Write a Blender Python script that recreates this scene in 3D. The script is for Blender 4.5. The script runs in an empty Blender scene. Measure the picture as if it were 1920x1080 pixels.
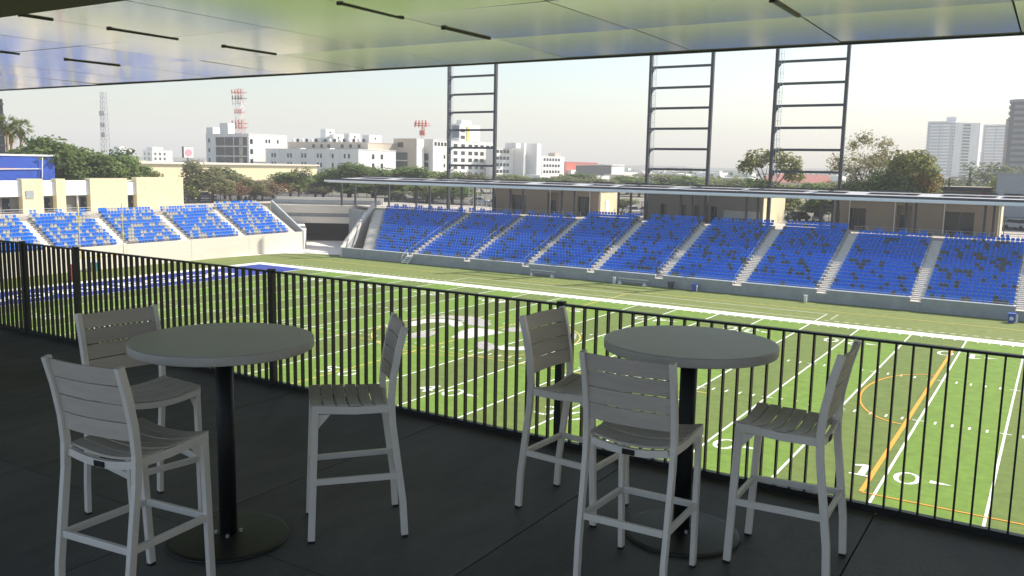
import bpy, math, random
from mathutils import Vector, Matrix
random.seed(7)
S = bpy.context.scene
COL = S.collection
R = math.radians

# ------------------------------------------------------------------ camera, sky, sun, exposure
CAM = (42.754, -62.50, 14.785)
yaw, pit, rol = 0.55940, -0.13925, 0.0187
fw = Vector((-math.sin(yaw)*math.cos(pit), math.cos(yaw)*math.cos(pit), math.sin(pit)))
rt0 = Vector((math.cos(yaw), math.sin(yaw), 0)); up0 = rt0.cross(fw)
rt = rt0*math.cos(rol)+up0*math.sin(rol); up = up0*math.cos(rol)-rt0*math.sin(rol)
cd = bpy.data.cameras.new('camera'); cam = bpy.data.objects.new('camera', cd); COL.objects.link(cam)
cd.sensor_width = 36; cd.sensor_fit = 'HORIZONTAL'; cd.lens = 1634.34/1920*36
cd.clip_start = 0.05; cd.clip_end = 12000
mw = Matrix((rt, up, -fw)).transposed().to_4x4(); mw.translation = CAM
cam.matrix_world = mw
S.camera = cam

SUN_AZ, SUN_EL = 29.0, 42.0            # azimuth from +Y toward +X
W = bpy.data.worlds.new('World'); S.world = W; W.use_nodes = True
nt = W.node_tree; bgn = nt.nodes['Background']
sky = nt.nodes.new('ShaderNodeTexSky'); sky.sky_type = 'NISHITA'; sky.sun_disc = False
sky.sun_elevation = R(SUN_EL); sky.sun_rotation = R(SUN_AZ)
sky.altitude = 500; sky.air_density = 1.3; sky.dust_density = 2.0; sky.ozone_density = 1.6
nt.links.new(sky.outputs[0], bgn.inputs[0]); bgn.inputs[1].default_value = 0.090
sd = bpy.data.lights.new('sun', 'SUN'); sun = bpy.data.objects.new('sun', sd); COL.objects.link(sun)
sd.energy = 4.1; sd.angle = R(0.6); sd.color = (1.0, 0.93, 0.82)
sv = Vector((math.sin(R(SUN_AZ))*math.cos(R(SUN_EL)), math.cos(R(SUN_AZ))*math.cos(R(SUN_EL)), math.sin(R(SUN_EL))))
sun.rotation_euler = sv.to_track_quat('Z', 'Y').to_euler()
sun.location = (60, 100, 90)
S.view_settings.view_transform = 'Standard'; S.view_settings.look = 'None'
S.view_settings.exposure = 1.05; S.view_settings.gamma = 1.0; S.view_settings.use_curve_mapping = False

# ------------------------------------------------------------------ materials
MATS = {}
def mat(name, col, rough=.7, metal=0.0, var=.12, scale=3.0, bump=0.0, bscale=40.0, spec=.4, rnd=0.0, stretch=None):
    if name in MATS: return MATS[name]
    m = bpy.data.materials.new(name); m.use_nodes = True
    n = m.node_tree.nodes; l = m.node_tree.links
    b = n['Principled BSDF']
    b.inputs['Roughness'].default_value = rough; b.inputs['Metallic'].default_value = metal
    b.inputs['Specular IOR Level'].default_value = spec
    tc = n.new('ShaderNodeTexCoord'); src = tc.outputs['Object']
    if stretch:
        mp = n.new('ShaderNodeMapping'); mp.inputs['Scale'].default_value = stretch
        l.new(src, mp.inputs[0]); src = mp.outputs[0]
    no = n.new('ShaderNodeTexNoise'); no.inputs['Scale'].default_value = scale; no.inputs['Detail'].default_value = 6
    no.inputs['Roughness'].default_value = .65
    l.new(src, no.inputs['Vector'])
    rp = n.new('ShaderNodeValToRGB')
    rp.color_ramp.elements[0].position = .28; rp.color_ramp.elements[1].position = .72
    rp.color_ramp.elements[0].color = tuple(c*(1-var) for c in col)+(1,)
    rp.color_ramp.elements[1].color = tuple(min(1, c*(1+var)) for c in col)+(1,)
    l.new(no.outputs['Fac'], rp.inputs[0]); out = rp.outputs[0]
    if rnd:
        oi = n.new('ShaderNodeObjectInfo'); mr = n.new('ShaderNodeMapRange')
        mr.inputs['To Min'].default_value = 1-rnd; mr.inputs['To Max'].default_value = 1+rnd
        l.new(oi.outputs['Random'], mr.inputs['Value'])
        mx = n.new('ShaderNodeMix'); mx.data_type = 'RGBA'; mx.blend_type = 'MULTIPLY'; mx.inputs['Factor'].default_value = 1
        l.new(out, mx.inputs['A']); l.new(mr.outputs[0], mx.inputs['B']); out = mx.outputs['Result']
    l.new(out, b.inputs['Base Color'])
    if bump:
        n2 = n.new('ShaderNodeTexNoise'); n2.inputs['Scale'].default_value = bscale; n2.inputs['Detail'].default_value = 4
        l.new(src, n2.inputs['Vector'])
        bp = n.new('ShaderNodeBump'); bp.inputs['Strength'].default_value = bump; bp.inputs['Distance'].default_value = .02
        l.new(n2.outputs['Fac'], bp.inputs['Height']); l.new(bp.outputs[0], b.inputs['Normal'])
    MATS[name] = m; return m

def turf(name, col):
    m = mat(name, col, rough=.9, var=.22, scale=1.3, spec=.15)
    n = m.node_tree.nodes; l = m.node_tree.links
    rp = [x for x in n if x.type == 'VALTORGB'][0]; tc = [x for x in n if x.type == 'TEX_COORD'][0]; b = n['Principled BSDF']
    fn = n.new('ShaderNodeTexNoise'); fn.inputs['Scale'].default_value = 16; fn.inputs['Detail'].default_value = 5; fn.inputs['Roughness'].default_value = .8
    l.new(tc.outputs['Object'], fn.inputs['Vector'])
    mr = n.new('ShaderNodeMapRange'); mr.inputs['From Min'].default_value = .3; mr.inputs['From Max'].default_value = .7
    mr.inputs['To Min'].default_value = .62; mr.inputs['To Max'].default_value = 1.38
    l.new(fn.outputs['Fac'], mr.inputs['Value'])
    mx = n.new('ShaderNodeMix'); mx.data_type = 'RGBA'; mx.blend_type = 'MULTIPLY'; mx.inputs['Factor'].default_value = 1
    l.new(rp.outputs[0], mx.inputs['A']); l.new(mr.outputs[0], mx.inputs['B']); l.new(mx.outputs['Result'], b.inputs['Base Color'])
    bp = n.new('ShaderNodeBump'); bp.inputs['Strength'].default_value = .5; bp.inputs['Distance'].default_value = .03
    l.new(fn.outputs['Fac'], bp.inputs['Height']); l.new(bp.outputs[0], b.inputs['Normal'])
    return m

M_turfL = turf('turf_light', (.138, .225, .036)); M_turfD = turf('turf_dark', (.122, .168, .040)); M_turfO = turf('turf_outer', (.155, .188, .054))
M_line = mat('white_turf_paint', (.72, .73, .67), .9, var=.10, scale=9)
M_yel = mat('yellow_turf_paint', (.62, .47, .10), .9); M_org = mat('orange_turf_paint', (.70, .30, .03), .9)
M_ezb = turf('endzone_blue', (.035, .055, .26)); M_lgrey = turf('logo_grey', (.36, .34, .32))
M_conc = mat('pale_concrete', (.50, .46, .40), .85, var=.10, scale=.9, bump=.15, bscale=6)
M_wall = mat('cream_concrete', (.76, .69, .59), .85, var=.07, scale=.6, bump=.1, bscale=8, stretch=(.4, .4, 5))
M_grey = mat('grey_concrete', (.33, .35, .36), .85, var=.16, scale=.8, bump=.15, bscale=6)
M_step = mat('step_concrete', (.76, .69, .59), .85, var=.08, scale=2)
M_deck = mat('concourse_concrete', (.42, .38, .33), .85, var=.1, scale=.5)
M_asph = mat('asphalt', (.10, .10, .10), .9, var=.15, scale=.3)
M_gnd = mat('dry_ground', (.20, .185, .14), .95, var=.25, scale=.02)
M_blue = mat('seat_blue', (.001, .185, .74), .55, var=.06, spec=.2)
M_gseat_shade = mat('seat_grey_shaded', (.060, .082, .098), .45, var=.12)  # grey seats of the far stand, their shade put into the colour
M_white = mat('white_metal', (.78, .78, .76), .45, var=.03)
M_steel = mat('galvanised_steel', (.55, .56, .57), .42, metal=.6, var=.08)
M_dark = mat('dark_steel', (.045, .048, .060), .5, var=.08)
M_black = mat('black_rail', (.012, .012, .013), .45, var=.05, spec=.5)
M_frame = mat('stool_frame', (.84, .79, .725), .42, metal=.1, var=.04, scale=6)
M_slat = mat('stool_slat', (.56, .50, .44), .55, var=.09, scale=4, bump=.12, bscale=30, stretch=(1, 9, 9), rnd=.05)
M_foot = mat('black_plastic', (.015, .015, .015), .6)
M_top = mat('table_top', (.52, .49, .44), .42, var=.06, scale=5, bump=.05, bscale=90)
M_pole = mat('black_table_steel', (.013, .014, .015), .5, var=.05, bump=.04, bscale=60)
M_ceil = mat('brushed_ceiling_metal', (.78, .77, .76), .105, metal=.72, var=.05, scale=.5)
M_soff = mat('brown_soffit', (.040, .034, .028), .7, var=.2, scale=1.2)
M_tan = mat('tan_and_shaded_stone', (.30, .245, .190), .85, var=.05, scale=.8)  # kiosk fronts: yellow stone with its shade in the colour; plain tan elsewhere
M_yelst = mat('yellow_limestone', (.80, .70, .455), .85, var=.045, scale=1.1, rnd=.035)
M_kgrey = mat('grey_render', (.165, .162, .15), .85, var=.05)
M_dglass = mat('dark_glass', (.02, .024, .03), .15, spec=.6)
M_wbld = mat('white_render', (.80, .79, .76), .8, var=.10, scale=.5, stretch=(1, 1, .15))
M_tbld = mat('sand_render', (.55, .47, .38), .8, var=.06, scale=.1)
M_red = mat('red_paint', (.55, .06, .04), .6); M_orgp = mat('orange_paint', (.75, .22, .05), .6)
M_bluep = mat('blue_paint', (.03, .09, .45), .5, var=.12, scale=.5); M_yelp = mat('yellow_post_paint', (.72, .58, .16), .45)
M_roofred = mat('red_sheet', (.60, .12, .07), .7)
M_solar = mat('solar_panel', (.012, .014, .022), .25, spec=.6)
M_rgrey = mat('light_roof_sheet', (.40, .40, .41), .55, var=.08, scale=.7)
M_trunk = mat('bark', (.16, .12, .085), .9, var=.25, scale=6)
def leaf(name, col, var=.35):
    m = mat(name, col, .75, var=var, scale=1.1, spec=.25, rnd=.16)
    n = m.node_tree.nodes; l = m.node_tree.links; b = n['Principled BSDF']
    tr = n.new('ShaderNodeBsdfTranslucent'); mx = n.new('ShaderNodeMixShader'); mx.inputs[0].default_value = .5
    l.new(b.inputs['Base Color'].links[0].from_socket, tr.inputs[0]); l.new(b.outputs[0], mx.inputs[1]); l.new(tr.outputs[0], mx.inputs[2])
    l.new(mx.outputs[0], n['Material Output'].inputs[0])
    return m
LEAF = {'g': leaf('leaf_green', (0.172, 0.234, 0.077)), 'd': leaf('leaf_dark', (0.112, 0.163, 0.061)), 'l': leaf('leaf_light', (0.196, 0.217, 0.072)),
        'o': leaf('leaf_olive', (0.200, 0.200, 0.103)), 'r': leaf('leaf_rust', (0.275, 0.160, 0.099)), 'p': leaf('leaf_pale', (0.217, 0.239, 0.102)),
        'c': leaf('leaf_copper', (0.304, 0.181, 0.072)), 'h': leaf('leaf_far', (0.152, 0.181, 0.087)), 'e': leaf('leaf_gum', (0.217, 0.227, 0.078)),
        's': leaf('leaf_sparse', (.34, .31, .165)), 'b': leaf('leaf_big', (0.205, 0.216, 0.069)), 'palm': leaf('leaf_palm', (0.189, 0.225, 0.072)), 'y': leaf('leaf_cypress', (0.051, 0.080, 0.043))}

# ------------------------------------------------------------------ mesh helpers
def wloc(o):
    v = Vector((0, 0, 0))
    while o: v += o.location; o = o.parent
    return v
class MB:
    def __init__(s): s.v = []; s.f = []; s.m = []
    def add(s, vs, fs, m=0):
        k = len(s.v); s.v += [tuple(p) for p in vs]; s.f += [tuple(i+k for i in f) for f in fs]; s.m += [m]*len(fs); return s
    def hexa(s, p, m=0):
        return s.add(p, [(0, 3, 2, 1), (4, 5, 6, 7), (0, 1, 5, 4), (1, 2, 6, 5), (2, 3, 7, 6), (3, 0, 4, 7)], m)
    def box(s, x0, x1, y0, y1, z0, z1, m=0):
        return s.hexa([(x0, y0, z0), (x1, y0, z0), (x1, y1, z0), (x0, y1, z0), (x0, y0, z1), (x1, y0, z1), (x1, y1, z1), (x0, y1, z1)], m)
    def bar(s, p, q, w, h, upv=(0, 0, 1), m=0):
        p = Vector(p); q = Vector(q); d = (q-p).normalized(); u = Vector(upv)
        if abs(d.dot(u)) > .99: u = Vector((0, 1, 0))
        sd = d.cross(u).normalized(); u = sd.cross(d).normalized(); a = sd*w/2; b = u*h/2
        return s.hexa([p-a-b, p+a-b, q+a-b, q-a-b, p-a+b, p+a+b, q+a+b, q-a+b], m)
    def tube(s, p, q, r, n=8, r2=None, m=0):
        p = Vector(p); q = Vector(q); r2 = r if r2 is None else r2; d = (q-p).normalized()
        u = Vector((1, 0, 0)) if abs(d.x) < .9 else Vector((0, 1, 0)); a = d.cross(u).normalized(); b = d.cross(a)
        vs = [p+(a*math.cos(t)+b*math.sin(t))*r for t in [2*math.pi*i/n for i in range(n)]]
        vs += [q+(a*math.cos(t)+b*math.sin(t))*r2 for t in [2*math.pi*i/n for i in range(n)]]
        fs = [(i, (i+1) % n, n+(i+1) % n, n+i) for i in range(n)]+[tuple(range(n))[::-1], tuple(range(n, 2*n))]
        return s.add(vs, fs, m)
    def prism(s, poly, z0, z1, m=0):
        n = len(poly); vs = [(x, y, z0) for x, y in poly]+[(x, y, z1) for x, y in poly]
        return s.add(vs, [tuple(range(n))[::-1], tuple(range(n, 2*n))]+[(i, (i+1) % n, n+(i+1) % n, n+i) for i in range(n)], m)
    def extr(s, pts, vec, m=0):
        n = len(pts); vec = Vector(vec); vs = [Vector(p) for p in pts]+[Vector(p)+vec for p in pts]
        return s.add(vs, [tuple(range(n))[::-1], tuple(range(n, 2*n))]+[(i, (i+1) % n, n+(i+1) % n, n+i) for i in range(n)], m)
    def flat(s, pts, z, m=0): return s.add([(p[0], p[1], z) for p in pts], [tuple(range(len(pts)))], m)
    def line(s, a, b, w, z, m=0):
        a = Vector(a); b = Vector(b); d = (b-a).normalized(); n = Vector((-d.y, d.x))*w/2
        return s.flat([a-n, b-n, b+n, a+n], z, m)
    def lathe(s, prof, n=32, m=0, c=(0, 0)):
        k = len(prof); vs = []
        for i in range(n):
            t = 2*math.pi*i/n; vs += [(c[0]+r*math.cos(t), c[1]+r*math.sin(t), z) for r, z in prof]
        fs = []
        for i in range(n):
            j = (i+1) % n
            for q in range(k-1): fs.append((i*k+q, j*k+q, j*k+q+1, i*k+q+1))
        fs.append(tuple(i*k for i in range(n))[::-1]); fs.append(tuple(i*k+k-1 for i in range(n)))
        return s.add(vs, fs, m)
    def sweep(s, pts, w, h, side, m=0):
        # rectangular tube along a polyline lying in the plane whose normal is `side`
        P = [Vector(p) for p in pts]; sd = Vector(side).normalized(); vs = []
        for i, p in enumerate(P):
            d = (P[min(i+1, len(P)-1)]-P[max(i-1, 0)]).normalized(); u = sd.cross(d).normalized()
            vs += [p-sd*w/2-u*h/2, p+sd*w/2-u*h/2, p+sd*w/2+u*h/2, p-sd*w/2+u*h/2]
        fs = [(0, 1, 2, 3)]
        for i in range(len(P)-1):
            a = 4*i
            for q in range(4): fs.append((a+q, a+4+q, a+4+(q+1) % 4, a+(q+1) % 4))
        a = 4*(len(P)-1); fs.append((a+3, a+2, a+1, a)); return s.add(vs, fs, m)
    def build(s, name, mats, parent=None, smooth=False, kind=None, world=True):
        if not isinstance(mats, (list, tuple)): mats = [mats]
        off = wloc(parent) if (parent and world) else Vector((0, 0, 0))
        me = bpy.data.meshes.new(name); me.from_pydata([(v[0]-off.x, v[1]-off.y, v[2]-off.z) for v in s.v], [], s.f)
        for m_ in mats: me.materials.append(m_)
        if len(mats) > 1: me.polygons.foreach_set('material_index', s.m)
        if smooth: me.polygons.foreach_set('use_smooth', [True]*len(s.f))
        me.update()
        o = bpy.data.objects.new(name, me); COL.objects.link(o)
        if parent: o.parent = parent
        if kind: o['kind'] = kind
        return o
def tag(o, label, cat, group=None, kind=None):
    o['label'] = label; o['category'] = cat
    if group: o['group'] = group
    if kind: o['kind'] = kind
    return o
def thing(name, loc, label, cat, group=None):
    o = bpy.data.objects.new(name, None); COL.objects.link(o); o.location = loc; o.empty_display_size = .3
    return tag(o, label, cat, group)
def inst(name, me, loc, parent=None, rotz=0, scale=None):
    o = bpy.data.objects.new(name, me); COL.objects.link(o)
    off = wloc(parent) if parent else Vector((0, 0, 0))
    o.location = Vector(loc)-off
    if rotz: o.rotation_euler = (0, 0, rotz)
    if scale: o.scale = scale
    if parent: o.parent = parent
    return o
def dup(root, loc=None, rotz=None, label=None):
    c = root.copy(); COL.objects.link(c)
    if loc is not None: c.location = loc
    if rotz is not None: c.rotation_euler = (0, 0, rotz)
    if label: c['label'] = label
    def rec(a, b):
        for ch in a.children:
            d = ch.copy(); COL.objects.link(d); d.parent = b; rec(ch, d)
    rec(root, c); return c
def bevel(o, w=.003, seg=2):
    b = o.modifiers.new('bevel', 'BEVEL'); b.width = w; b.segments = seg; b.limit_method = 'ANGLE'; b.angle_limit = R(40); return o

GZ = 6.8          # street level round the bowl
DZ = 6.9          # concourse level
FZ = 12.835       # terrace floor
# ------------------------------------------------------------------ ground and field
XA, XB, YA, YB = -92, 72, -78, 78
g = MB(); BIG = 3000
xs = [-BIG, XA, XB, BIG]; ys = [-BIG, YA, YB, BIG]
for i in range(3):
    for j in range(3):
        if i == 1 and j == 1: continue
        g.flat([(xs[i], ys[j]), (xs[i+1], ys[j]), (xs[i+1], ys[j+1]), (xs[i], ys[j+1])], GZ)
g.build('ground', M_gnd, kind='structure')
YD = .9144
t = MB()
edges = [50*YD-5*YD*k for k in range(21)]      # +45.72 ... -45.72
t.flat([(-90, -50), (75, -50), (75, -24.384), (-90, -24.384)], 0, 2); t.flat([(-90, 24.384), (75, 24.384), (75, 42), (-90, 42)], 0, 2)
t.flat([(45.72, -24.384), (75, -24.384), (75, 24.384), (45.72, 24.384)], 0, 2); t.flat([(-90, -24.384), (-45.72, -24.384), (-45.72, 24.384), (-90, 24.384)], 0, 2)
for k in range(20):
    kk = k if k < 10 else 19-k
    t.flat([(edges[k+1], -24.384), (edges[k], -24.384), (edges[k], 24.384), (edges[k+1], 24.384)], 0, 1 if kk % 2 == 0 else 0)
t.build('sports_field', [M_turfL, M_turfD, M_turfO], kind='structure')
L = MB(); z1 = .006
L.flat([(-56.7, 24.384), (56.7, 24.384), (56.7, 26.25), (-56.7, 26.25)], z1); L.flat([(-56.7, -26.25), (56.7, -26.25), (56.7, -24.384), (-56.7, -24.384)], z1)
L.flat([(-56.7, -24.384), (-54.86, -24.384), (-54.86, 24.384), (-56.7, 24.384)], z1); L.flat([(54.86, -24.384), (56.7, -24.384), (56.7, 24.384), (54.86, 24.384)], z1)
for k in range(21):
    if k == 10: continue
    L.line((edges[k], -24.384), (edges[k], 24.384), .13 if abs(edges[k]) < 45 else .2, z1)
for k in range(-49, 50):
    x = k*YD
    if k % 5 == 0:
        for h in (-6.1, 6.1): L.flat([(x-.35, h-.05), (x+.35, h-.05), (x+.35, h+.05), (x-.35, h+.05)], z1+.004)
        continue
    for h in (-6.1, 6.1): L.flat([(x-.06, h-.3), (x+.06, h-.3), (x+.06, h+.3), (x-.06, h+.3)], z1)
    for h in (24.08, -24.08): L.flat([(x-.05, h-.3), (x+.05, h-.3), (x+.05, h+.3), (x-.05, h+.3)], z1)
L.line((-22.9, 27.9), (22.9, 27.9), .1, z1); L.line((-22.9, 31.6), (22.9, 31.6), .1, z1)
for x in (-22.9, 22.9): L.line((x, 26.2), (x, 31.65), .1, z1)
for k in range(30):
    for sx in (-1, 1):
        x = sx*(23.8+k*.95)
        if abs(x) < 52: L.flat([(x-.22, 27.4), (x+.22, 27.4), (x+.22, 27.55), (x-.22, 27.55)], z1)
for k in range(5): L.flat([(23.9+.0*k, 28.4+k*.75), (24.05, 28.4+k*.75), (24.05, 28.75+k*.75), (23.9, 28.75+k*.75)], z1)
L.build('yard_lines', M_line, kind='structure')
Y_ = MB()
Y_.line((0, -33.5), (0, 33.5), .13, z1+.004, 0); Y_.line((-55, 33.6), (58, 33.6), .13, z1+.008, 0); Y_.line((-55, -33.5), (58, -33.5), .13, z1+.008, 0)
Y_.line((-24, -7.5), (24, -7.5), .11, z1+.008, 0); Y_.line((-55, -33), (-55, 33), .12, z1+.002, 0)
Y_.line((36.0, -20.6), (36.0, 20.2), .22, z1+.012, 1); Y_.line((36.0, -20.7), (54.8, -20.7), .11, z1+.016, 1); Y_.line((36, 20.2), (54.8, 20.2), .11, z1+.016, 1)
arc = [(36-3.65*math.cos(a)*1.0, 7.6*math.sin(a)) for a in [-math.pi/2+math.pi*i/28 for i in range(29)]]
for a, b in zip(arc[:-1], arc[1:]): Y_.line(a, b, .12, z1+.016, 1)
cc = [(9.15*math.cos(2*math.pi*i/64), 9.15*math.sin(2*math.pi*i/64)) for i in range(65)]
for a, b in zip(cc[:-1], cc[1:]): Y_.line(a, b, .11, z1+.012, 0)
Y_.build('coloured_lines', [M_yel, M_org], kind='structure')
E_ = MB()
E_.flat([(-54.86, -24.384), (-45.82, -24.384), (-45.82, 24.384), (-54.86, 24.384)], .005)
E_.build('endzone_turf', M_ezb, kind='structure')
# end zone lettering (built-in font, flattened on the turf)
def text_mesh(txt, size, offset=.0):
    c = bpy.data.curves.new('txt', 'FONT'); c.body = txt; c.size = size; c.align_x = 'CENTER'; c.align_y = 'CENTER'; c.offset = offset; c.resolution_u = 3
    o = bpy.data.objects.new('txt', c); COL.objects.link(o); dg = bpy.context.evaluated_depsgraph_get()
    me = bpy.data.meshes.new_from_object(o.evaluated_get(dg)); bpy.data.objects.remove(o); return me
me = text_mesh('BORREGOS', 4.9, .14); me.materials.append(M_line)
ez = bpy.data.objects.new('endzone_letters', me); COL.objects.link(ez); ez.location = (-49.9, -1.5, .012)
ez.rotation_euler = (0, 0, R(90)); ez.scale = (1.32, 1, 1); ez['kind'] = 'structure'
# yard numbers, stroke-built
def digit(mb, ch, cx, cy, rot, z):
    w, h, s = .62, .92, .26
    def P(x, y): return (cx+(x*rot), cy+(y*rot))
    def seg(a, b, ww=s): mb.line(P(*a), P(*b), ww, z)
    if ch == '0':
        n = 22
        for i in range(n):
            a = 2*math.pi*i/n; b = 2*math.pi*(i+1)/n
            o = [(w*math.cos(a), h*math.sin(a)), (w*math.cos(b), h*math.sin(b))]; q = [((w-.24)*math.cos(b), (h-.15)*math.sin(b)), ((w-.24)*math.cos(a), (h-.15)*math.sin(a))]
            mb.flat([P(*p) for p in o+q], z)
    elif ch == '1':
        seg((0, -h), (0, h), .34); mb.line(P(-.55, -h+.08), P(.55, -h+.08), .16, z+.002); mb.flat([P(-.17, h), P(-.62, h-.3), P(-.62, h-.48), P(-.17, h-.3)], z+.002)
    elif ch == '2':
        pts = [(-.5, .45), (-.38, .8), (0, .9), (.4, .75), (.46, .4), (.2, 0), (-.5, -.78)]
        for a, b in zip(pts[:-1], pts[1:]): seg(a, b, .22)
        mb.line(P(-.6, -.8), P(.6, -.8), .22, z+.002)
    elif ch == '3':
        pts = [(-.5, .6), (-.2, .88), (.25, .85), (.45, .5), (.25, .12), (-.1, .05), (.3, -.02), (.5, -.4), (.28, -.8), (-.2, -.86), (-.52, -.55)]
        for a, b in zip(pts[:-1], pts[1:]): seg(a, b, .22)
    elif ch == '4':
        seg((.25, -h), (.25, h), .28); mb.line(P(.25, h-.1), P(-.58, -.3), .2, z+.002); mb.line(P(-.66, -.35), P(.62, -.35), .2, z+.004)
    elif ch == '5':
        seg((-.4, .82), (.5, .82), .22); pts = [(-.4, .85), (-.45, .15), (.1, .3), (.5, 0), (.48, -.5), (.1, -.85), (-.5, -.65)]
        for a, b in zip(pts[:-1], pts[1:]): mb.line(P(*a), P(*b), .22, z+.002)
N_ = MB()
for q in (-10, -20, -30, -40, 50, 40, 30, 20, 10):
    x = (50-abs(q))*YD*(1 if q > 0 else -1); d = str(abs(q))
    for yy, rot in ((-17.4, 1), (17.0, -1)):
        digit(N_, d[0], x-rot*1.05, yy, rot, z1+.004); digit(N_, d[1], x+rot*.95, yy, rot, z1+.004)
        if abs(q) != 50:
            sx = 1 if q > 0 else -1; ax = x+sx*1.95
            N_.flat([(ax, yy+.34), (ax, yy-.1), (ax+sx*1.0, yy+.12)], z1+.004)
N_.build('yard_numbers', M_line, kind='structure')
# midfield mark: white and grey curls
LG = MB(); zl = .013
white_shapes = [[(-6.98, -.66), (-8.38, 1.39), (-8.16, 3.4), (-6.6, 4.5), (-4.64, 4.2), (-3.47, 2.9), (-3.2, 1.4), (-4.2, 1.9), (-5.0, 2.7), (-6.3, 2.5), (-6.93, 1.2), (-6.6, -.04)],
 [(-.9, -2.6), (-1.9, .3), (-1.96, 2.4), (-.4, 2.6), (1.6, 2.1), (1.1, -.2), (.4, -2.4)], [(3.9, -3.3), (5.48, -2.7), (6.9, -1.1), (7.6, -2.4), (6.6, -3.6), (5.3, -4.3)], [(-8.63, -2.1), (-9.0, -.9), (-7.3, -1.6), (-7.2, -3.2)]]
grey_shapes = [[(-8.9, 4.2), (-7.6, 6.3), (-5.6, 7.2), (-3.6, 6.6), (-1.62, 4.9), (-1.2, 3.2), (-3.2, 3.3), (-4.6, 4.6), (-6.6, 5.0), (-8.3, 3.9)], [(.4, 3.3), (.9, 5.2), (2.0, 5.2), (2.9, 4.1), (1.9, 2.7)],
 [(-4.4, -4.1), (-4.4, -1.6), (-3.7, -.8), (-2.9, -2.2), (-2.5, -3.7), (-3.4, -4.9)], [(2.0, -3.3), (2.2, -2.2), (3.6, -2.7), (4.9, -4.4), (3.8, -5.1)], [(5.9, 6.6), (7.1, 5.5), (8.1, 3.4), (8.5, 1.4), (7.0, 3.0), (5.6, 5.2)]]
for p in grey_shapes:
    LG.flat(p, zl, 1)
for p in white_shapes: LG.flat(p, zl+.005, 0)
LG.build('midfield_mark', [turf('logo_white', (.52, .52, .47)), M_lgrey], kind='structure')
# concrete apron in the far left corner
A_ = MB()
A_.flat([(-66, 22), (-65.2, 30), (-63.8, 36), (-60.5, 39.6), (-55.6, 41.4), (-52, 41.6), (-52, 46), (-72, 66), (-86, 66), (-86, 40), (-66, 40)], .012)
A_.build('apron_paving', M_wall, kind='structure')

# ------------------------------------------------------------------ far grandstand
DEP, RISE = .86, .33; Y0 = 40.1; ZR0 = 1.05
AX = [-39.45, -29.0, -19.15, -9.1, .55, 10.55, 20.4, 30.25, 40.2, 50.1]
AW = 1.25
far = thing('grandstand', (0, 39.8, 0), 'long concrete grandstand of blue seats along the far sideline', 'grandstand')
seat_spots = []          # (x, y, z, facing, row, section)
def row_y(r): return Y0+DEP*r
SECT = [(-47.4, AX[0])]+list(zip(AX[:-1], AX[1:]))
NROW = [18, 18, 18, 20, 20, 20, 20, 18, 18, 18]
for si, (xa, xb) in enumerate(SECT):
    nr = NROW[si]; mb = MB()
    for r in range(nr):
        y = row_y(r); z = ZR0+RISE*r
        xl = xa+AW/2 if si else xa-(r*.60)
        mb.box(xl, xb-AW/2, y, y+DEP, z-RISE-.35 if r else 0.2, z)
        w = (xb-AW/2)-xl; n = int((w-.1)/.50)
        for k in range(n):
            seat_spots.append((xl+w/2-n*.50/2+(k+.5)*.50, y+.47, z, k, r, si))
    mb.build('seating_tier', M_conc, far)
for ai, ax in enumerate(AX):
    mb = MB(); top = max(NROW[min(ai, 9)], NROW[min(ai+1, 9)])
    for r in range(18):
        for h in (0, 1):
            y = row_y(r)+h*DEP/2; z = ZR0+RISE*r-RISE/2*(1-h)
            mb.box(ax-AW/2+.002, ax+AW/2-.002, y, y+DEP/2, z-.45, z)
    if top > 18: mb.box(ax-AW/2+.002, ax+AW/2-.002, row_y(18), row_y(20)+.2, DZ-.5, DZ-.03)
    mb.build('stair_flight', M_step, far)
mb = MB()
for r in range(18):          # slanted end stair beside the first section
    for h in (0, 1):
        y = row_y(r)+h*DEP/2; z = ZR0+RISE*r-RISE/2*(1-h); xl = -47.4-(r*.60)
        mb.box(xl-2.0-.012*r, xl-.002, y, y+DEP/2, z-.45, z)
mb.build('stair_flight', M_step, far)
xe = [-53.2]+[a for a in AX]+[58]
for a, b in zip([-53.2]+AX, AX+[60]):
    w = MB(); lo = a+(.52 if a > -50 else 0); hi = b-.52
    w.box(lo, hi, 39.8, 40.098, 0, 1.42); w.build('wall_panel', M_grey, far)
    c = MB(); c.box(lo-.004, hi+.004, 39.775, 40.097, 1.422, 1.50); c.build('coping', M_white, far)
for ax in AX:
    w = MB(); w.box(ax-.50, ax+.50, 39.815, 40.08, 0, .98); w.build('wall_panel', M_grey, far)
    w = MB(); w.box(ax-.62, ax+.62, 39.72, 40.09, .985, 1.075); w.build('sill', M_step, far)
# left parapet running up the slanted end
P0, P1 = Vector((-53.3, 39.78, 0)), Vector((-60.6, 55.8, 0))
mb = MB(); d = (P1-P0).normalized(); n = Vector((-d.y, d.x, 0))*.22
mb.hexa([P0-n, P0+n, P1+n, P1-n, P0-n+Vector((0, 0, 1.5)), P0+n+Vector((0, 0, 1.5)), P1+n+Vector((0, 0, 7.75)), P1-n+Vector((0, 0, 7.75))])
mb.build('parapet', M_wall, far)
mb = MB()
for k in range(13):
    q = P0.lerp(P1, k/12)-n*1.0; zt = 1.5+6.25*k/12
    mb.tube((q.x, q.y, zt-.3), (q.x, q.y, zt+.75), .025, 6)
a, b = P0-n, P1-n
for e in (.75, .4): mb.tube((a.x, a.y, 1.5+e), (b.x, b.y, 7.75+e), .03, 6)
mb.build('handrail', M_steel, far)
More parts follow.
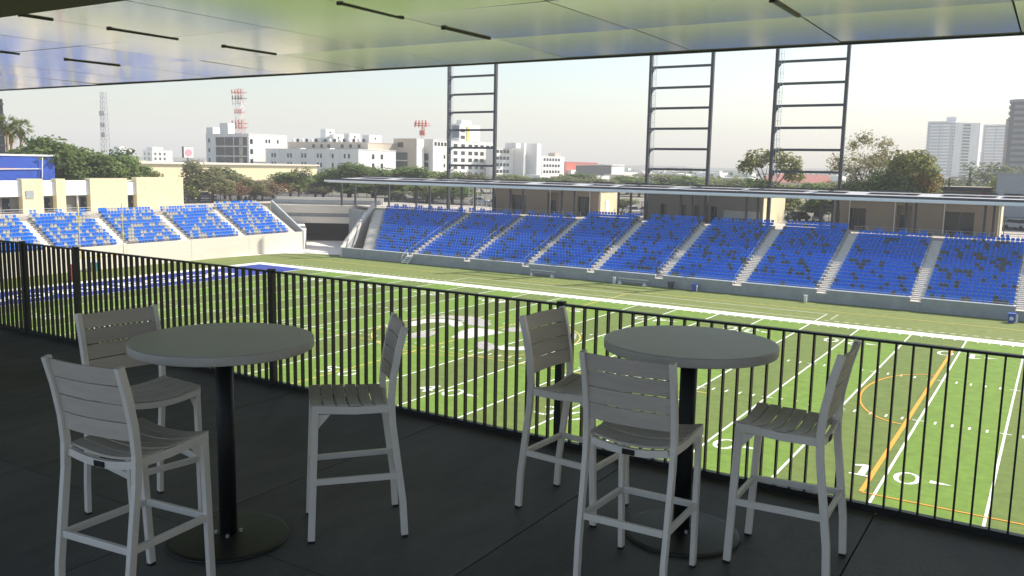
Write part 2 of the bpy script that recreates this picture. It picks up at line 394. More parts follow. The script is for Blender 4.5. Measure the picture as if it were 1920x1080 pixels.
# stair handrails
for ai, ax in enumerate(AX):
    for r0, r1 in ((.3, 4.3), (5.2, 9.3), (10.2, 13.8), (14.8, 16.6)):
        hr = MB(); ya, yb = Y0+DEP*r0, Y0+DEP*r1; za, zb = ZR0+RISE*r0, ZR0+RISE*r1; x = ax-AW/2+.12
        hr.tube((x, ya, za+.95), (x, yb, zb+.95), .02, 5); hr.tube((x, ya, za-.05), (x, ya, za+.97), .02, 5); hr.tube((x, yb, zb-.05), (x, yb, zb+.97), .02, 5)
        ym, zm = (ya+yb)/2, (za+zb)/2; hr.tube((x, ym, zm-.05), (x, ym, zm+.95), .016, 5)
        hr.build('handrail', mat('rail_steel', (.34, .35, .36), .5, metal=.4), far)
# front edge bars
fb = MB()
for a, b in zip(AX[:-1], AX[1:]): fb.tube((a+.7, 40.02, 1.72), (b-.7, 40.02, 1.72), .018, 5)
fb.build('guard_bar', M_steel, far)

# concourse deck
dk = MB()
dk.box(-60.6, 72, row_y(18)+.002, 78, DZ-.6, DZ); dk.build('far_concourse', M_deck, kind='structure')
# concourse edge railings
cr = thing('concourse_railing', (0, 55.7, DZ), 'thin steel guard rail along the edge of the far concourse', 'railing')
for a, b in ((-60, -19.2), (20.5, 60)):
    mb = MB()
    for zz in (.35, .7, 1.02): mb.tube((a, 55.72, DZ+zz), (b, 55.72, DZ+zz), .022, 5)
    mb.build('rail', M_steel, cr)
    nn = int((b-a)/1.5)
    pm = MB(); pm.tube((0, 0, 0), (0, 0, 1.04), .025, 6); po = pm.build('post', M_steel, None, world=False); me = po.data; bpy.data.objects.remove(po)
    for k in range(nn+1): inst('post', me, (a+(b-a)*k/nn, 55.72, DZ), cr)

# ------------------------------------------------------------------ seats
def seat_mesh(name, m):
    mb = MB(); w = .20
    back = [(-w, .09), (w, .09), (w, .31), (w-.03, .37), (w-.09, .40), (-w+.09, .40), (-w+.03, .37), (-w, .31)]
    mb.extr([(x, .20+.10*zz, .40+zz) for x, zz in back], (0, .045, -.008))
    mb.hexa([(-w+.02, .19, .755), (w-.02, .19, .755), (w-.02, .34, .745), (-w+.02, .34, .745), (-w+.06, .20, .832), (w-.06, .20, .832), (w-.06, .33, .822), (-w+.06, .33, .822)])
    mb.hexa([(-w, -.20, .40), (w, -.20, .40), (w, .20, .37), (-w, .20, .37), (-w, -.20, .455), (w, -.20, .455), (w, .20, .43), (-w, .20, .43)])
    mb.box(-.16, .16, .14, .20, .12, .38)
    o = mb.build(name, m, world=False); me = o.data; bpy.data.objects.remove(o); return me
SM = [seat_mesh('stadium_seat', M_blue), seat_mesh('stadium_seat', M_gseat_shade)]
rs = random.Random(11)
def seat_color(x, y):
    n = math.sin(x*1.7+y*2.3)+math.sin(x*.63-y*1.9)
    return 1 if rs.random() < (.13+.11*(n > .6)) else 0
spots = [(s, seat_color(s[0], s[1])) for s in seat_spots]
def dist2(s): return (s[0]-CAM[0])**2+(s[1]-CAM[1])**2+(s[2]-CAM[2])**2
def xvis(s):
    v = Vector((s[0]-CAM[0], s[1]-CAM[1], s[2]-CAM[2])); return v.dot(rt)/v.dot(fw)
vis = sorted([i for i, (s, c) in enumerate(spots) if xvis(s) < .583], key=lambda i: dist2(spots[i][0]))
single = set(vis[:300])
ordn = ['first', 'second', 'third', 'fourth', 'fifth', 'sixth', 'seventh', 'eighth', 'ninth', 'tenth', 'eleventh', 'twelfth', 'thirteenth', 'fourteenth', 'fifteenth', 'sixteenth', 'seventeenth', 'eighteenth', 'nineteenth', 'twentieth']
secn = {9: 'far section cut by right edge', 8: 'rightmost full far section', 7: 'second full far section from right', 6: 'third full far section from right'}
rest = [MB(), MB()]
sv_ = [[tuple(v.co) for v in m.vertices] for m in SM]; sf_ = [[tuple(p.vertices) for p in m.polygons] for m in SM]
restm = MB()
for i, (s, c) in enumerate(spots):
    if i in single:
        o = inst('stadium_seat', SM[c], (s[0], s[1], s[2]))
        tag(o, ('blue' if c == 0 else 'shaded grey')+' seat, %s row up, %s from left, %s' % (ordn[s[4]], ordn[s[3]], secn.get(s[5], 'middle far stand section')), 'stadium seat', 'seats of the far grandstand')
    else:
        restm.add([(x+s[0], y+s[1], z+s[2]) for x, y, z in sv_[c]], sf_[c], c)
tag(restm.build('stadium_seats', [M_blue, M_gseat_shade]), 'mass of blue and shaded grey seats filling the far grandstand', 'stadium seats', kind='stuff')

# ------------------------------------------------------------------ end grandstand (left)
endst = thing('grandstand', (-65.5, 15, 0), 'sunlit end grandstand of blue and lit grey seats behind the goal', 'grandstand')
EY = [-20.6, -10.2, .2, 10.45, 20.8, 31.3, 41.9]; ER, ED, EX0, EZ0 = .43, .76, -65.8, 3.0
EN = [9, 9, 9, 10, 10, 11]
es = MB(); rs = random.Random(5)
M_gseat_lit = mat('seat_grey_lit', (.45, .44, .41), .5, var=.08)  # the same grey seats, coloured in their sunlit tone
for si, (ya, yb) in enumerate(zip(EY[:-1], EY[1:])):
    mb = MB(); ya += .65; yb -= .65
    for r in range(EN[si]):
        x = EX0-ED*r; z = EZ0+ER*r
        mb.box(x-ED, x, ya, yb, z-ER-.3 if r else 1.0, z); n = int((yb-ya-.1)/.50)
        for k in range(n):
            yy = (ya+yb)/2+(k+.5-n/2)*.50; c = 1 if rs.random() < .30 else 0
            es.add([(x-.42-y2, yy+x2, z+z2) for x2, y2, z2 in sv_[0]], sf_[0], c)
    mb.build('seating_tier', M_conc, endst)
for yy in EY[1:]:
    mb = MB()
    for r in range(9 if yy < 12 else 10):
        for h in (0, 1):
            x = EX0-ED*r-h*ED/2; z = EZ0+ER*r-ER/2*(1-h); mb.box(x-ED/2, x, yy-.648, yy+.648, z-.6, z)
    mb.build('stair_flight', M_step, endst)
tag(es.build('stadium_seats', [M_blue, M_gseat_lit]), 'mass of bright blue and lit grey seats filling the end grandstand', 'stadium seats', kind='stuff')
wy = [-24, -10.2, .2, 10.45, 21.0, 31.8, 43.3]
for a, b in zip(wy[:-1], wy[1:]):
    mb = MB(); mb.box(-65.8, -65.5, a+.02, b-.02, 0, 3.12); mb.build('wall_panel', M_wall, endst)
mb = MB(); mb.box(-65.82, -65.52, -24, 43.3, 0, 3.10); mb.build('wall_core', M_grey, endst)
# side parapet of the end stand
mb = MB(); mb.hexa([(-65.6, 43.32, 0), (-65.6, 43.7, 0), (-73.5, 44.2, 0), (-73.5, 43.8, 0), (-65.6, 43.32, 3.4), (-65.6, 43.7, 3.4), (-73.5, 44.2, 8.1), (-73.5, 43.8, 8.1)]); mb.build('parapet', M_grey, endst)
# passage in the corner
ps = thing('corner_passage', (-72, 54, 0), 'wide dark vehicle passage under the corner deck between the stands', 'tunnel')
mb = MB(); mb.prism([(-65.6, 43.75), (-68.9, 47.6), (-79, 57), (-83, 57), (-75, 44.3)], 0, 3.25); mb.build('side_wall', M_wall, ps)
mb = MB(); mb.hexa([(-53.7, 40.2, 0), (-53.3, 40.4, 0), (-60.6, 56.4, 0), (-61.0, 56.2, 0), (-53.7, 40.2, 1.2), (-53.3, 40.4, 1.2), (-60.6, 56.4, 7.2), (-61.0, 56.2, 7.2)]); mb.prism([(-61.0, 56.2), (-71.6, 61.3), (-71.4, 62), (-60.6, 56.6)], 0, 6.2); mb.build('side_wall', M_grey, ps)
def along(p, q, off, ext=0):
    p = Vector(p); q = Vector(q); d = (q-p).normalized(); n = Vector((-d.y, d.x))
    return [p-d*ext+n*off[0], q+d*ext+n*off[0], q+d*ext+n*off[1], p-d*ext+n*off[1]]
PA, PB = (-79.2, 56.0), (-71.2, 61.4)
for nm, o_, z0, z1_, m_ in (('lintel', (0, .8), 3.35, 4.55, M_wall), ('recess_band', (.5, 1.2), 4.55, 5.25, M_grey), ('edge_beam', (.1, 1.2), 5.25, 6.75, M_wall), ('deck_edge', (1.6, 2.2), 6.75, 7.7, M_grey), ('deck_upstand', (5.5, 6.0), 6.9, 8.0, M_wall)):
    mb = MB(); mb.prism([tuple(v) for v in along(PA, PB, o_, 5.5)], z0, z1_); mb.build(nm, m_, ps)
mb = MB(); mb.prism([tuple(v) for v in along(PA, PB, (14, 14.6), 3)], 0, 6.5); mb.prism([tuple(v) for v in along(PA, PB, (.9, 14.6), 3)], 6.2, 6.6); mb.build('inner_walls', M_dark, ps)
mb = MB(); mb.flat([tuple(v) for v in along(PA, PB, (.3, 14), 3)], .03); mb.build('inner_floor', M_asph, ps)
# decks
dk = MB(); dk.prism([(-72.5, -40), (-72.5, 27), (-74.5, 44), (-86, 52), (-92, 52), (-92, -40)], DZ-.4, DZ-.004); dk.build('end_concourse', M_deck, kind='structure')
dk = MB(); q = along(PA, PB, (1.4, 16), 0); dk.prism([tuple(q[0]), tuple(q[1]), (-60.65, 57), (-60.65, 78), (-92, 78), (-92, 52.1), (-86, 52.1)], DZ-.3, DZ-.008); dk.build('corner_deck', M_deck, kind='structure')
# end stand building in yellow stone
eb = thing('stone_building', (-80, 16, DZ), 'low building of pale yellow stone planks at the top of the end stand', 'building')
mb = MB(); mb.box(-86, -81.2, -12, 30.9, DZ-.1, 11.35); mb.build('rear_wall', M_wall, eb)
pm = MB(); pm.box(-.03, .03, -.5, .5, -.5, .5); po = pm.build('cladding_panel', M_yelst, world=False); PANEL = po.data; bpy.data.objects.remove(po)
rs = random.Random(3)
def clad(y0, y1, zt):
    mb = MB(); mb.box(-81.19, -80.06, y0, y1, DZ-.05, zt-.03); mb.build('wall', M_yelst, eb)
    nrow = 10; h = (zt-DZ)/nrow
    for r in range(nrow):
        y = y0
        if rs.random() < .6: y -= rs.uniform(.2, 1.2)
        while y < y1-.05:
            wd = rs.uniform(1.5, 2.6); a = max(y, y0); b = min(y+wd, y1)
            if y1-b < .3: b = y1
            if b-a > .15: inst('cladding_panel', PANEL, (-80.02+rs.uniform(-.012, .012), (a+b)/2, DZ+(r+.5)*h), eb, 0, (1, b-a-.02, h-.02))
            y = b if b == y1 else y+wd
for y0, y1, zt in ((-11, -3, 11.8), (-2.5, 1.0, 11.7), (4.5, 7.5, 11.75), (9.4, 10.8, 11.75), (14.6, 20.75, 11.8), (22.35, 30.95, 11.95)): clad(y0, y1, zt)
for y0, y1, zl_, zt in ((1.0, 4.5, 9.25, 11.4), (7.5, 9.4, 9.3, 11.3), (10.8, 14.6, 9.3, 11.4), (20.75, 22.35, 9.2, 11.2)):
    mb = MB(); mb.box(-81.15, -80.25, y0+.01, y1-.01, zl_, zt); mb.build('lintel_panel', M_wbld, eb)
    mb = MB(); mb.box(-81.18, -81.0, y0+.02, y1-.02, DZ, zl_); mb.build('opening', M_kgrey, eb)
for y0, y1 in ((2.2, 3.2), (13.6, 14.4), (20.9, 22.2), (8.0, 8.9)):
    mb = MB(); mb.box(-81.0, -80.93, y0, y1, DZ, 9.0); d_ = mb.build('door', M_dglass, eb); mb = MB(); mb.box(-80.93, -80.88, y1-.15, y1-.11, 7.9, 8.3); mb.build('handle', M_steel, d_)
mb = MB(); mb.box(-79.96, -79.92, 5.0, 6.1, 9.0, 10.1); mb.build('notice_panel', M_steel, eb)
mb = MB(); mb.box(-80.9, -80.6, 12.9, 13.05, DZ, 9.3); mb.build('column', M_white, eb)

# ------------------------------------------------------------------ far concourse: kiosks, canopy, light towers
def kiosk(x0, x1, yf, yb, zt, m, label, openings, name='kiosk'):
    k = thing(name, ((x0+x1)/2, yf, DZ), label, 'kiosk')
    cuts = sorted(openings); x = x0
    for (a, b, zh, fill) in cuts:
        if a > x: mb = MB(); mb.box(x, a, yf, yb, DZ, zt); mb.build('wall', m, k)
        mb = MB(); mb.box(a, b, yf+.02, yf+.4, DZ+zh, zt); mb.build('lintel', m, k)
        mb = MB(); mb.box(a, b, yf+.9, yb, DZ, zt-.01); mb.build('back_wall', m if fill != 'dark' else M_dark, k)
        if fill == 'dark':
            mb = MB(); mb.box(a+.05, b-.05, yf+.5, yf+.56, DZ, DZ+zh); dd = mb.build('door', M_dglass, k)
            mb = MB(); mb.box((a+b)/2-.05, (a+b)/2+.05, yf+.42, yf+.5, DZ, DZ+zh); mb.build('frame', M_kgrey, dd)
        elif fill == 'door':
            mb = MB(); mb.box(a+.3, a+1.2, yf+.8, yf+.9, DZ, DZ+2.3); mb.build('door', M_dglass, k)
        x = b
    if x < x1: mb = MB(); mb.box(x, x1, yf, yb, DZ, zt); mb.build('wall', m, k)
    mb = MB(); mb.box(x0-.2, x1+.2, yf-.2, yb+.2, zt+.003, zt+.25); mb.build('roof', M_rgrey, k)
    return k
k1 = kiosk(-40.6, -20.6, 64.6, 71.5, 10.9, M_tan, 'concession block with shaded tan front and dark doorways behind the left light tower', [(-37.4, -34.4, 3.0, 'dark'), (-30.2, -28.0, 3.6, 'door'), (-24.5, -22.3, 3.1, 'dark')])
mb = MB(); mb.box(-20.6, -20.52, 64.9, 71.3, DZ, 10.85); mb.build('lit_side_cladding', M_yelst, k1)  # end face in the stone's lit tone; the tan front is its shaded tone
mb = MB(); mb.box(-20.52, -20.46, 66.8, 68.4, DZ, 9.4); mb.build('side_door', M_white, k1)
k2 = kiosk(-12.4, 5.9, 64.6, 76.5, 10.9, M_kgrey, 'grey concession block with a long counter between the two right light towers', [(-9.9, -9.0, 2.5, 'dark'), (-6.6, -5.8, 2.5, 'dark'), (-4.8, -3.7, 2.5, 'dark'), (-1.9, -.9, 2.4, 'dark')])
mb = MB(); mb.box(5.9, 6.0, 64.8, 76.4, DZ, 10.85); mb.build('lit_side_cladding', M_yelst, k2)
mb = MB(); mb.box(.2, 5.6, 64.45, 64.6, DZ, DZ+1.9); mb.build('counter_shutter', M_grey, k2)
k3 = kiosk(15.9, 36.2, 64.6, 69.5, 10.9, M_tan, 'concession block with shaded tan front and wide black doorways near the right edge', [(18.0, 20.1, 3.0, 'dark'), (24.0, 25.9, 3.6, 'door'), (29.9, 33.3, 3.0, 'dark')])
mb = MB(); mb.box(36.2, 36.3, 64.8, 69.4, DZ, 10.85); mb.build('lit_side_cladding', M_yelst, k3)

can = thing('canopy', (0, 57, 11.5), 'long thin flat canopy with solar panels over the far stand concourse', 'canopy')
YF, YBk = 56.0, 62.0
def roofz(y): return 11.70+(y-56)*.085
pl = [(-72.6, YF), (60, YF), (60, YBk), (-67, YBk)]
mb = MB(); vs = [(x, y, roofz(y)) for x, y in pl]+[(x, y, roofz(y)-.30) for x, y in pl]
mb.add(vs, [(0, 1, 2, 3), (7, 6, 5, 4), (0, 4, 5, 1), (1, 5, 6, 2), (2, 6, 7, 3), (3, 7, 4, 0)]); mb.build('roof_deck', [M_rgrey], can)
mb = MB(); mb.box(-72.6, 60, YF-.14, YF-.002, 11.27, 11.62); mb.build('fascia', mat('white_fascia', (.88, .88, .86), .5, var=.02), can)
mb = MB(); mb.box(-72.55, 60, YF-.12, YF-.004, 11.622, 11.93); mb.build('gutter', M_dark, can)
mb = MB(); mb.box(-72.0, 60, YF+.05, YF+1.6, 11.18, 11.40); mb.build('soffit', mat('white_fascia', (.88, .88, .86), .5, var=.02), can)
pm = MB(); pm.box(-1.0, 1.0, -.5, .5, -.03, .03); po = pm.build('solar_panel', M_solar, world=False); SP = po.data; bpy.data.objects.remove(po)
rs = random.Random(9); x = -66
while x < 50:
    n = rs.choice([2, 3, 4])
    for k in range(n):
        o = inst('solar_panel', SP, (x+k*2.06, 60.6, roofz(60.6)+.30), can); o.rotation_euler = (R(-8), 0, 0); o.scale = (1, 1.9, 1)
    x += n*2.06+rs.choice([.5, 1.2, 2.6])
cx = [-70.8, -62.6, -53.2, -43.5, -33.7, -24.1, -14.3, -4.3, 5.4, 15.6, 26.0, 34.9, 45, 55]
cm = MB(); cm.box(-.14, .14, -.14, .14, 0, 4.35); cm.box(-.2, .2, -.2, .2, 0, .05); po = cm.build('column', M_dark, world=False); CME = po.data; bpy.data.objects.remove(po)
for x in cx:
    inst('column', CME, (x, 58.6, DZ), can); inst('column', CME, (x+.8, 61.4, DZ), can, scale=(1, 1, 1.05))
dp = MB(); dp.tube((0, 0, 0), (0, 0, 4.3), .06, 8); po = dp.build('downpipe', M_white, world=False); DPM = po.data; bpy.data.objects.remove(po)
for x in (-37.3, -29.5, -22.1, -20.2, 18.0, 23.8, 29.8, 36.1): inst('downpipe', DPM, (x, 64.35, DZ), can)

TWN = ['leftmost of the three dark ladder shaped floodlight towers above the far canopy', 'middle one of the three dark ladder shaped floodlight towers above the far canopy', 'rightmost of the three dark ladder shaped floodlight towers above the far canopy']
for i, (xa, xb) in enumerate(((-49.5, -39.8), (-11.7, -2.05), (7.25, 16.75))):
    tw = thing('light_tower', ((xa+xb)/2, 63, DZ), TWN[i], 'light tower', 'ladder shaped floodlight towers behind the far stand')
    for x in (xa, xb):
        mb = MB(); mb.box(x-.21, x+.21, 62.72, 63.28, DZ, 31.9); mb.build('leg', M_dark, tw)
    zr = 14.7
    while zr < 30.5:
        mb = MB(); mb.box(xa+.21, xb-.21, 62.83, 63.17, zr-.17, zr+.17); mb.build('rung', M_dark, tw)
        mb = MB(); mb.extr([(xa+.21, 62.9, zr-.17), (xa+.21, 62.9, zr-1.15), (xa+.32, 62.9, zr-.7), (xa+.6, 62.9, zr-.3), (xa+.95, 62.9, zr-.17)], (0, .2, 0)); mb.build('gusset', M_dark, tw)
        zr += 3.03
    mb = MB()
    for dx in (.62, 1.02): mb.tube((xa+dx, 62.75, DZ+5.5), (xa+dx, 62.75, 31.8), .025, 5)
    z = DZ+6
    while z < 31.8: mb.tube((xa+.62, 62.75, z), (xa+1.02, 62.75, z), .016, 4); z += .4
    z = DZ+7
    while z < 31.8:
        pts = [(xa+.82+.42*math.cos(a), 62.75-.42+.42*math.sin(a)*-1-.0, z) for a in [math.pi*k/6 for k in range(7)]]
        for a, b in zip(pts[:-1], pts[1:]): mb.bar(a, b, .02, .05)
        z += 1.3
    for k in (1, 3, 5):
        a = math.pi*k/6; mb.tube((xa+.82+.42*math.cos(a), 62.33-.42*math.sin(a), DZ+7), (xa+.82+.42*math.cos(a), 62.33-.42*math.sin(a), 31.8), .014, 4)
    mb.build('ladder', M_steel, tw)

# companion seats in pairs on the concourse
ps_ = MB()
for dx in (-.26, .26): ps_.add([(x+dx, y, z) for x, y, z in sv_[0]], sf_[0])
po = ps_.build('seat_pair', M_blue, world=False); SPM = po.data; bpy.data.objects.remove(po)
px_ = [-56.5, -54.6, -51.2, -49.0, -46.9, -42.6, -40.4, -38.2, -33.6, -31.4, -28.8, -24.4, -21.9, 23.2, 26.0, 28.3, 32.4, 34.9, 37.3]
for k, x in enumerate(px_):
    lb = '%s pair of blue seats from left on the far concourse %s' % (ordn[k] if x < 0 else ordn[k-13], 'left of the kiosks gap' if x < 0 else 'at the right')
    tag(inst('seat_pair', SPM, (x, 56.9, DZ)), lb, 'seat pair', 'blue seat pairs on the concourse')
for k, y in enumerate((2.4, 6.0, 9.4, 12.4)):
    o = inst('seat_pair', SPM, (-73.6, y, DZ), rotz=R(90)); tag(o, ordn[k]+' pair of blue seats from left in front of the stone building', 'seat pair', 'blue seat pairs on the concourse')
# end concourse rail
er = thing('end_railing', (-72.9, 0, DZ), 'thin steel guard rail in front of the end stand concourse', 'railing')
mb = MB()
for zz in (.35, .7, 1.02): mb.tube((-72.75, -30, DZ+zz), (-72.75, 10, DZ+zz), .02, 5)
mb.build('rail', M_steel, er); pm = MB(); pm.tube((0, 0, 0), (0, 0, 1.04), .022, 6); po = pm.build('post', M_steel, world=False); PM = po.data; bpy.data.objects.remove(po)
for k in range(21): inst('post', PM, (-72.75, -30+2*k, DZ), er)
# bins and barbecue-like dark carts on the concourse
def bin_(loc, label, m, s=1.0, name='trash_bin'):
    t_ = thing(name, loc, label, 'bin'); b = MB()
    b.hexa([(-.24*s, -.24*s, 0), (.24*s, -.24*s, 0), (.24*s, .24*s, 0), (-.24*s, .24*s, 0), (-.3*s, -.3*s, .8*s), (.3*s, -.3*s, .8*s), (.3*s, .3*s, .8*s), (-.3*s, .3*s, .8*s)])
    b.build('body', m, t_, world=False); b = MB(); b.box(-.33*s, .33*s, -.33*s, .33*s, .8*s+.003, .87*s); b.build('lid', m, t_, world=False); return t_
b_ = bin_((5.55, 39.2, 0), 'blue trash bin on the turf against the far wall near midfield', M_bluep)
mb = MB(); mb.box(5.86, 5.98, 38.8, 39.0, 0, .75); mb.build('side_label', M_white, b_)
bin_((2.35, 39.3, 0), 'dark grey trash bin beside the blue bin at the far wall', M_dark)
b_ = bin_((39.45, 38.2, 0), 'blue bin with a round white mark by the wall at right edge', M_bluep, 1.1)
mb = MB(); mb.lathe([(.0, 0), (.2, 0), (.2, .01)], 12); mk = mb.build('mark', M_white, b_, world=False); mk.rotation_euler = (R(90), 0, 0); mk.location = (0, -.335, .45)
mb = MB(); mb.box(39.85, 40.0, 38.0, 38.1, 0, .85); tag(mb.build('marker_board', M_white), 'narrow white board standing next to the blue bin at right edge', 'board')
for x, y, lab in ((-5.2, 38.9, 'narrow white marker box standing at the far wall behind midfield'), (19.0, 38.4, 'small white marker box on the turf under the far stand')):
    t_ = thing('marker_box', (x, y, 0), lab, 'marker box'); mb = MB(); mb.box(-.16, .16, -.12, .12, 0, .8); mb.build('body', M_white, t_, world=False); mb = MB(); mb.box(-.2, .2, -.16, .16, .803, .85); mb.build('cap', M_white, t_, world=False)
def bench(x0, x1, y, label):
    t_ = thing('bench', ((x0+x1)/2, y, 0), label, 'bench', 'steel team benches at the far wall'); mb = MB(); mb.box(x0, x1, y-.18, y+.18, .42, .46); mb.build('seat', M_steel, t_)
    mb = MB(); mb.box(x0, x1, y+.2, y+.23, .62, .82); mb.build('backrest', M_steel, t_)
    for x in (x0+.4, x1-.4):
        mb = MB(); mb.hexa([(x-.25, y-.3, 0), (x+.25, y-.3, 0), (x+.25, y+.3, 0), (x-.25, y+.3, 0), (x-.05, y-.15, .42), (x+.05, y-.15, .42), (x+.05, y+.15, .42), (x-.05, y+.15, .42)]); mb.build('leg', M_white, t_)
bench(-18.2, -14.2, 39.3, 'steel bench on the turf against far wall, left one'); bench(-4.9, -.7, 39.2, 'steel bench on the turf against far wall, next to the white marker box')
# portable steps at the first aisle
st = thing('portable_steps', (-39.45, 39.4, 0), 'white portable steps leading from the turf up to the far stand', 'steps')
for k in range(4):
    mb = MB(); mb.box(-39.95, -38.95, 38.5+k*.3, 38.74+k*.3, .2+k*.24, .25+k*.24); mb.build('tread', M_white, st)
for x in (-39.97, -38.93):
    mb = MB(); mb.bar((x, 38.45, .05), (x, 39.75, 1.08), .05, .14); mb.build('stringer', M_white, st)
mb = MB(); mb.tube((-39.97, 38.5, .1), (-39.97, 38.5, 1.1), .025, 6); mb.tube((-39.97, 38.5, 1.1), (-39.97, 39.75, 2.05), .025, 6); mb.tube((-39.97, 39.75, 1.0), (-39.97, 39.75, 2.05), .025, 6); mb.build('handrail', M_white, st)
# goal
gp = thing('goal_post', (-54.86, 0, 0), 'tall pale yellow goal posts in front of the end stand', 'goal post')
for y in (-2.82, 2.82):
    mb = MB(); mb.tube((-54.86, y, 3.05), (-54.86, y, 9.35), .055, 8); mb.build('upright', M_yelp, gp)
mb = MB(); mb.tube((-54.86, -2.87, 3.05), (-54.86, 2.87, 3.05), .08, 8); mb.build('crossbar', M_yelp, gp)
mb = MB(); mb.sweep([(-57, 0, 0), (-57, 0, 2.2), (-56.7, 0, 2.8), (-56, 0, 3.0), (-54.86, 0, 3.05)], .15, .15, (0, 1, 0)); mb.build('gooseneck', M_yelp, gp)
rp_ = thing('blocking_pad', (-57.7, -2.25, 0), 'red padded post standing behind the end zone', 'padded post'); mb = MB(); mb.lathe([(.16, 0), (.22, .05), (.22, 1.95), (.16, 2.05)], 14); mb.build('pad', M_red, rp_, True, world=False); mb = MB(); mb.lathe([(.3, 0), (.3, .05), (.1, .06)], 14); mb.build('base', M_dark, rp_, world=False)
M_teal = mat('teal_plastic', (.05, .20, .24), .5)
bin_((-64.6, 5.0, 0), 'teal bin standing at the foot of the end stand wall', M_teal, 1.3)

# ------------------------------------------------------------------ perimeter fences
def fence(pts, h, z, label, step=2.4, picket=.14):
    f_ = thing('perimeter_fence', (pts[0][0], pts[0][1], z), label, 'fence')
    pm = MB(); pm.box(-.04, .04, -.04, .04, 0, h+.1); po = pm.build('post', M_dark, world=False); me = po.data; bpy.data.objects.remove(po)
    rail = MB(); pk = MB()
    for a, b in zip(pts[:-1], pts[1:]):
        a = Vector((a[0], a[1], z)); b = Vector((b[0], b[1], z)); n = max(1, int((b-a).length/step))
        for k in range(n+1): inst('post', me, a.lerp(b, k/n), f_)
        for zz in (.15, h): rail.bar(a+Vector((0, 0, zz)), b+Vector((0, 0, zz)), .04, .05)
        n = int((b-a).length/picket)
        for k in range(n): q = a.lerp(b, (k+.5)/n); pk.bar(q+Vector((0, 0, .1)), q+Vector((0, 0, h)), .022, .022)
    rail.build('rail', M_dark, f_); pk.build('pickets', M_dark, f_, kind='stuff')
fence([(-91.5, 33), (-91.5, 77.6), (-41.5, 77.6)], 2.1, DZ, 'dark picket fence behind the corner deck in front of the car park')
fence([(-19.8, 71.8), (-12.6, 71.8)], 2.4, DZ, 'dark picket fence in the gap between the left and middle kiosks')
fence([(6.3, 76.8), (15.8, 76.8)], 2.4, DZ, 'dark picket fence in the gap between the middle and right kiosks')
fence([(36.5, 70), (70, 70)], 2.4, DZ, 'dark picket fence right of the last tan kiosk')
mb = MB(); mb.box(-49.2, -40.8, 66, 66.25, DZ, 10.4)
sc = thing('scaffold', (-46, 68, DZ), 'pale steel scaffold frame standing behind the left light tower', 'scaffold')
for k in range(7):
    mb = MB(); mb.tube((-48.2+k*.95, 67.5, DZ), (-48.2+k*.95, 67.5, 11.2), .05, 6); mb.build('standard', M_steel, sc)
for zz in (8.0, 9.3, 10.6):
    mb = MB(); mb.tube((-48.4, 67.5, zz), (-42.3, 67.5, zz), .04, 6); mb.build('ledger', M_steel, sc)

# ------------------------------------------------------------------ trees
def crown_mesh(name, seed, m, n=1500, lobes=13, leaf_s=.05, spread=.62, flat=1.0, hollow=.55, shape=None):
    r = random.Random(seed); mb = MB()
    L_ = []
    for k in range(lobes):
        a = r.uniform(0, 2*math.pi); zz = r.uniform(-.75, .85); rad = math.sqrt(max(0, 1-zz*zz*.8))*r.uniform(.25, 1)*spread
        c = Vector((rad*math.cos(a), rad*math.sin(a), zz*spread*flat)); L_.append((c, r.uniform(.28, .48)))
    if shape: L_ = shape(r)
    tot = sum(q[1]**2 for q in L_)
    for c, rr in L_:
        for k in range(int(n*rr*rr/tot)):
            d = Vector((r.gauss(0, 1), r.gauss(0, 1), r.gauss(0, 1))).normalized()
            p = c+d*rr*(hollow+(1-hollow)*r.random())*r.uniform(.85, 1.08)
            nrm = (d+Vector((r.uniform(-.9, .9), r.uniform(-.9, .9), r.uniform(-.5, 1.0)))).normalized()
            u = nrm.cross(Vector((r.uniform(-1, 1), r.uniform(-1, 1), r.uniform(-1, 1)))).normalized(); v = nrm.cross(u); s = leaf_s*r.uniform(.6, 1.5)
            mb.add([p-u*s-v*s*.5, p+u*s*.2-v*s*.75, p+u*s+v*s*.1, p+u*s*.1+v*s*.8], [(0, 1, 2, 3)])
    o = mb.build(name, m, world=False); me = o.data; bpy.data.objects.remove(o); return me
def trunk_mesh(seed, h=1.0, r0=.035, fork=.35, nb=5, reach=.3):
    r = random.Random(seed); mb = MB(); top = Vector((r.uniform(-.03, .03), r.uniform(-.03, .03), fork)); mb.tube((0, 0, 0), top, r0, 7, r0*.72)
    for k in range(nb):
        a = 2*math.pi*k/nb+r.uniform(-.4, .4); q = top+Vector((math.cos(a)*reach*.5, math.sin(a)*reach*.5, .2)); e = q+Vector((math.cos(a)*reach*.5, math.sin(a)*reach*.5, r.uniform(.12, .28)))
        mb.tube(top, q, r0*.5, 6, r0*.32); mb.tube(q, e, r0*.32, 5, r0*.1)
        e2 = q+Vector((math.cos(a+.9)*reach*.35, math.sin(a+.9)*reach*.35, .2)); mb.tube(q, e2, r0*.24, 5, r0*.08)
    o = mb.build('trunk', M_trunk, world=False, smooth=True); me = o.data; bpy.data.objects.remove(o); return me
CM = {}; TM = [trunk_mesh(k) for k in range(3)]
KIND = {'g': ('broad green tree', 3000, .05), 'd': ('dark green tree', 3000, .05), 'l': ('light green tree', 2400, .05), 'o': ('olive leaved tree', 2400, .046), 'r': ('rust brown thin leaved tree', 2200, .036), 'p': ('pale green feathery tree', 2000, .05), 'c': ('copper leaved tree', 900, .05), 'h': ('hazy distant tree', 900, .06)}
for k, (nm, n, s) in KIND.items(): CM[k] = [crown_mesh('crown', 100+i+ord(k)*7, LEAF[k], n, 14, s, .64) for i in range(3 if k in 'gop' else 2)]
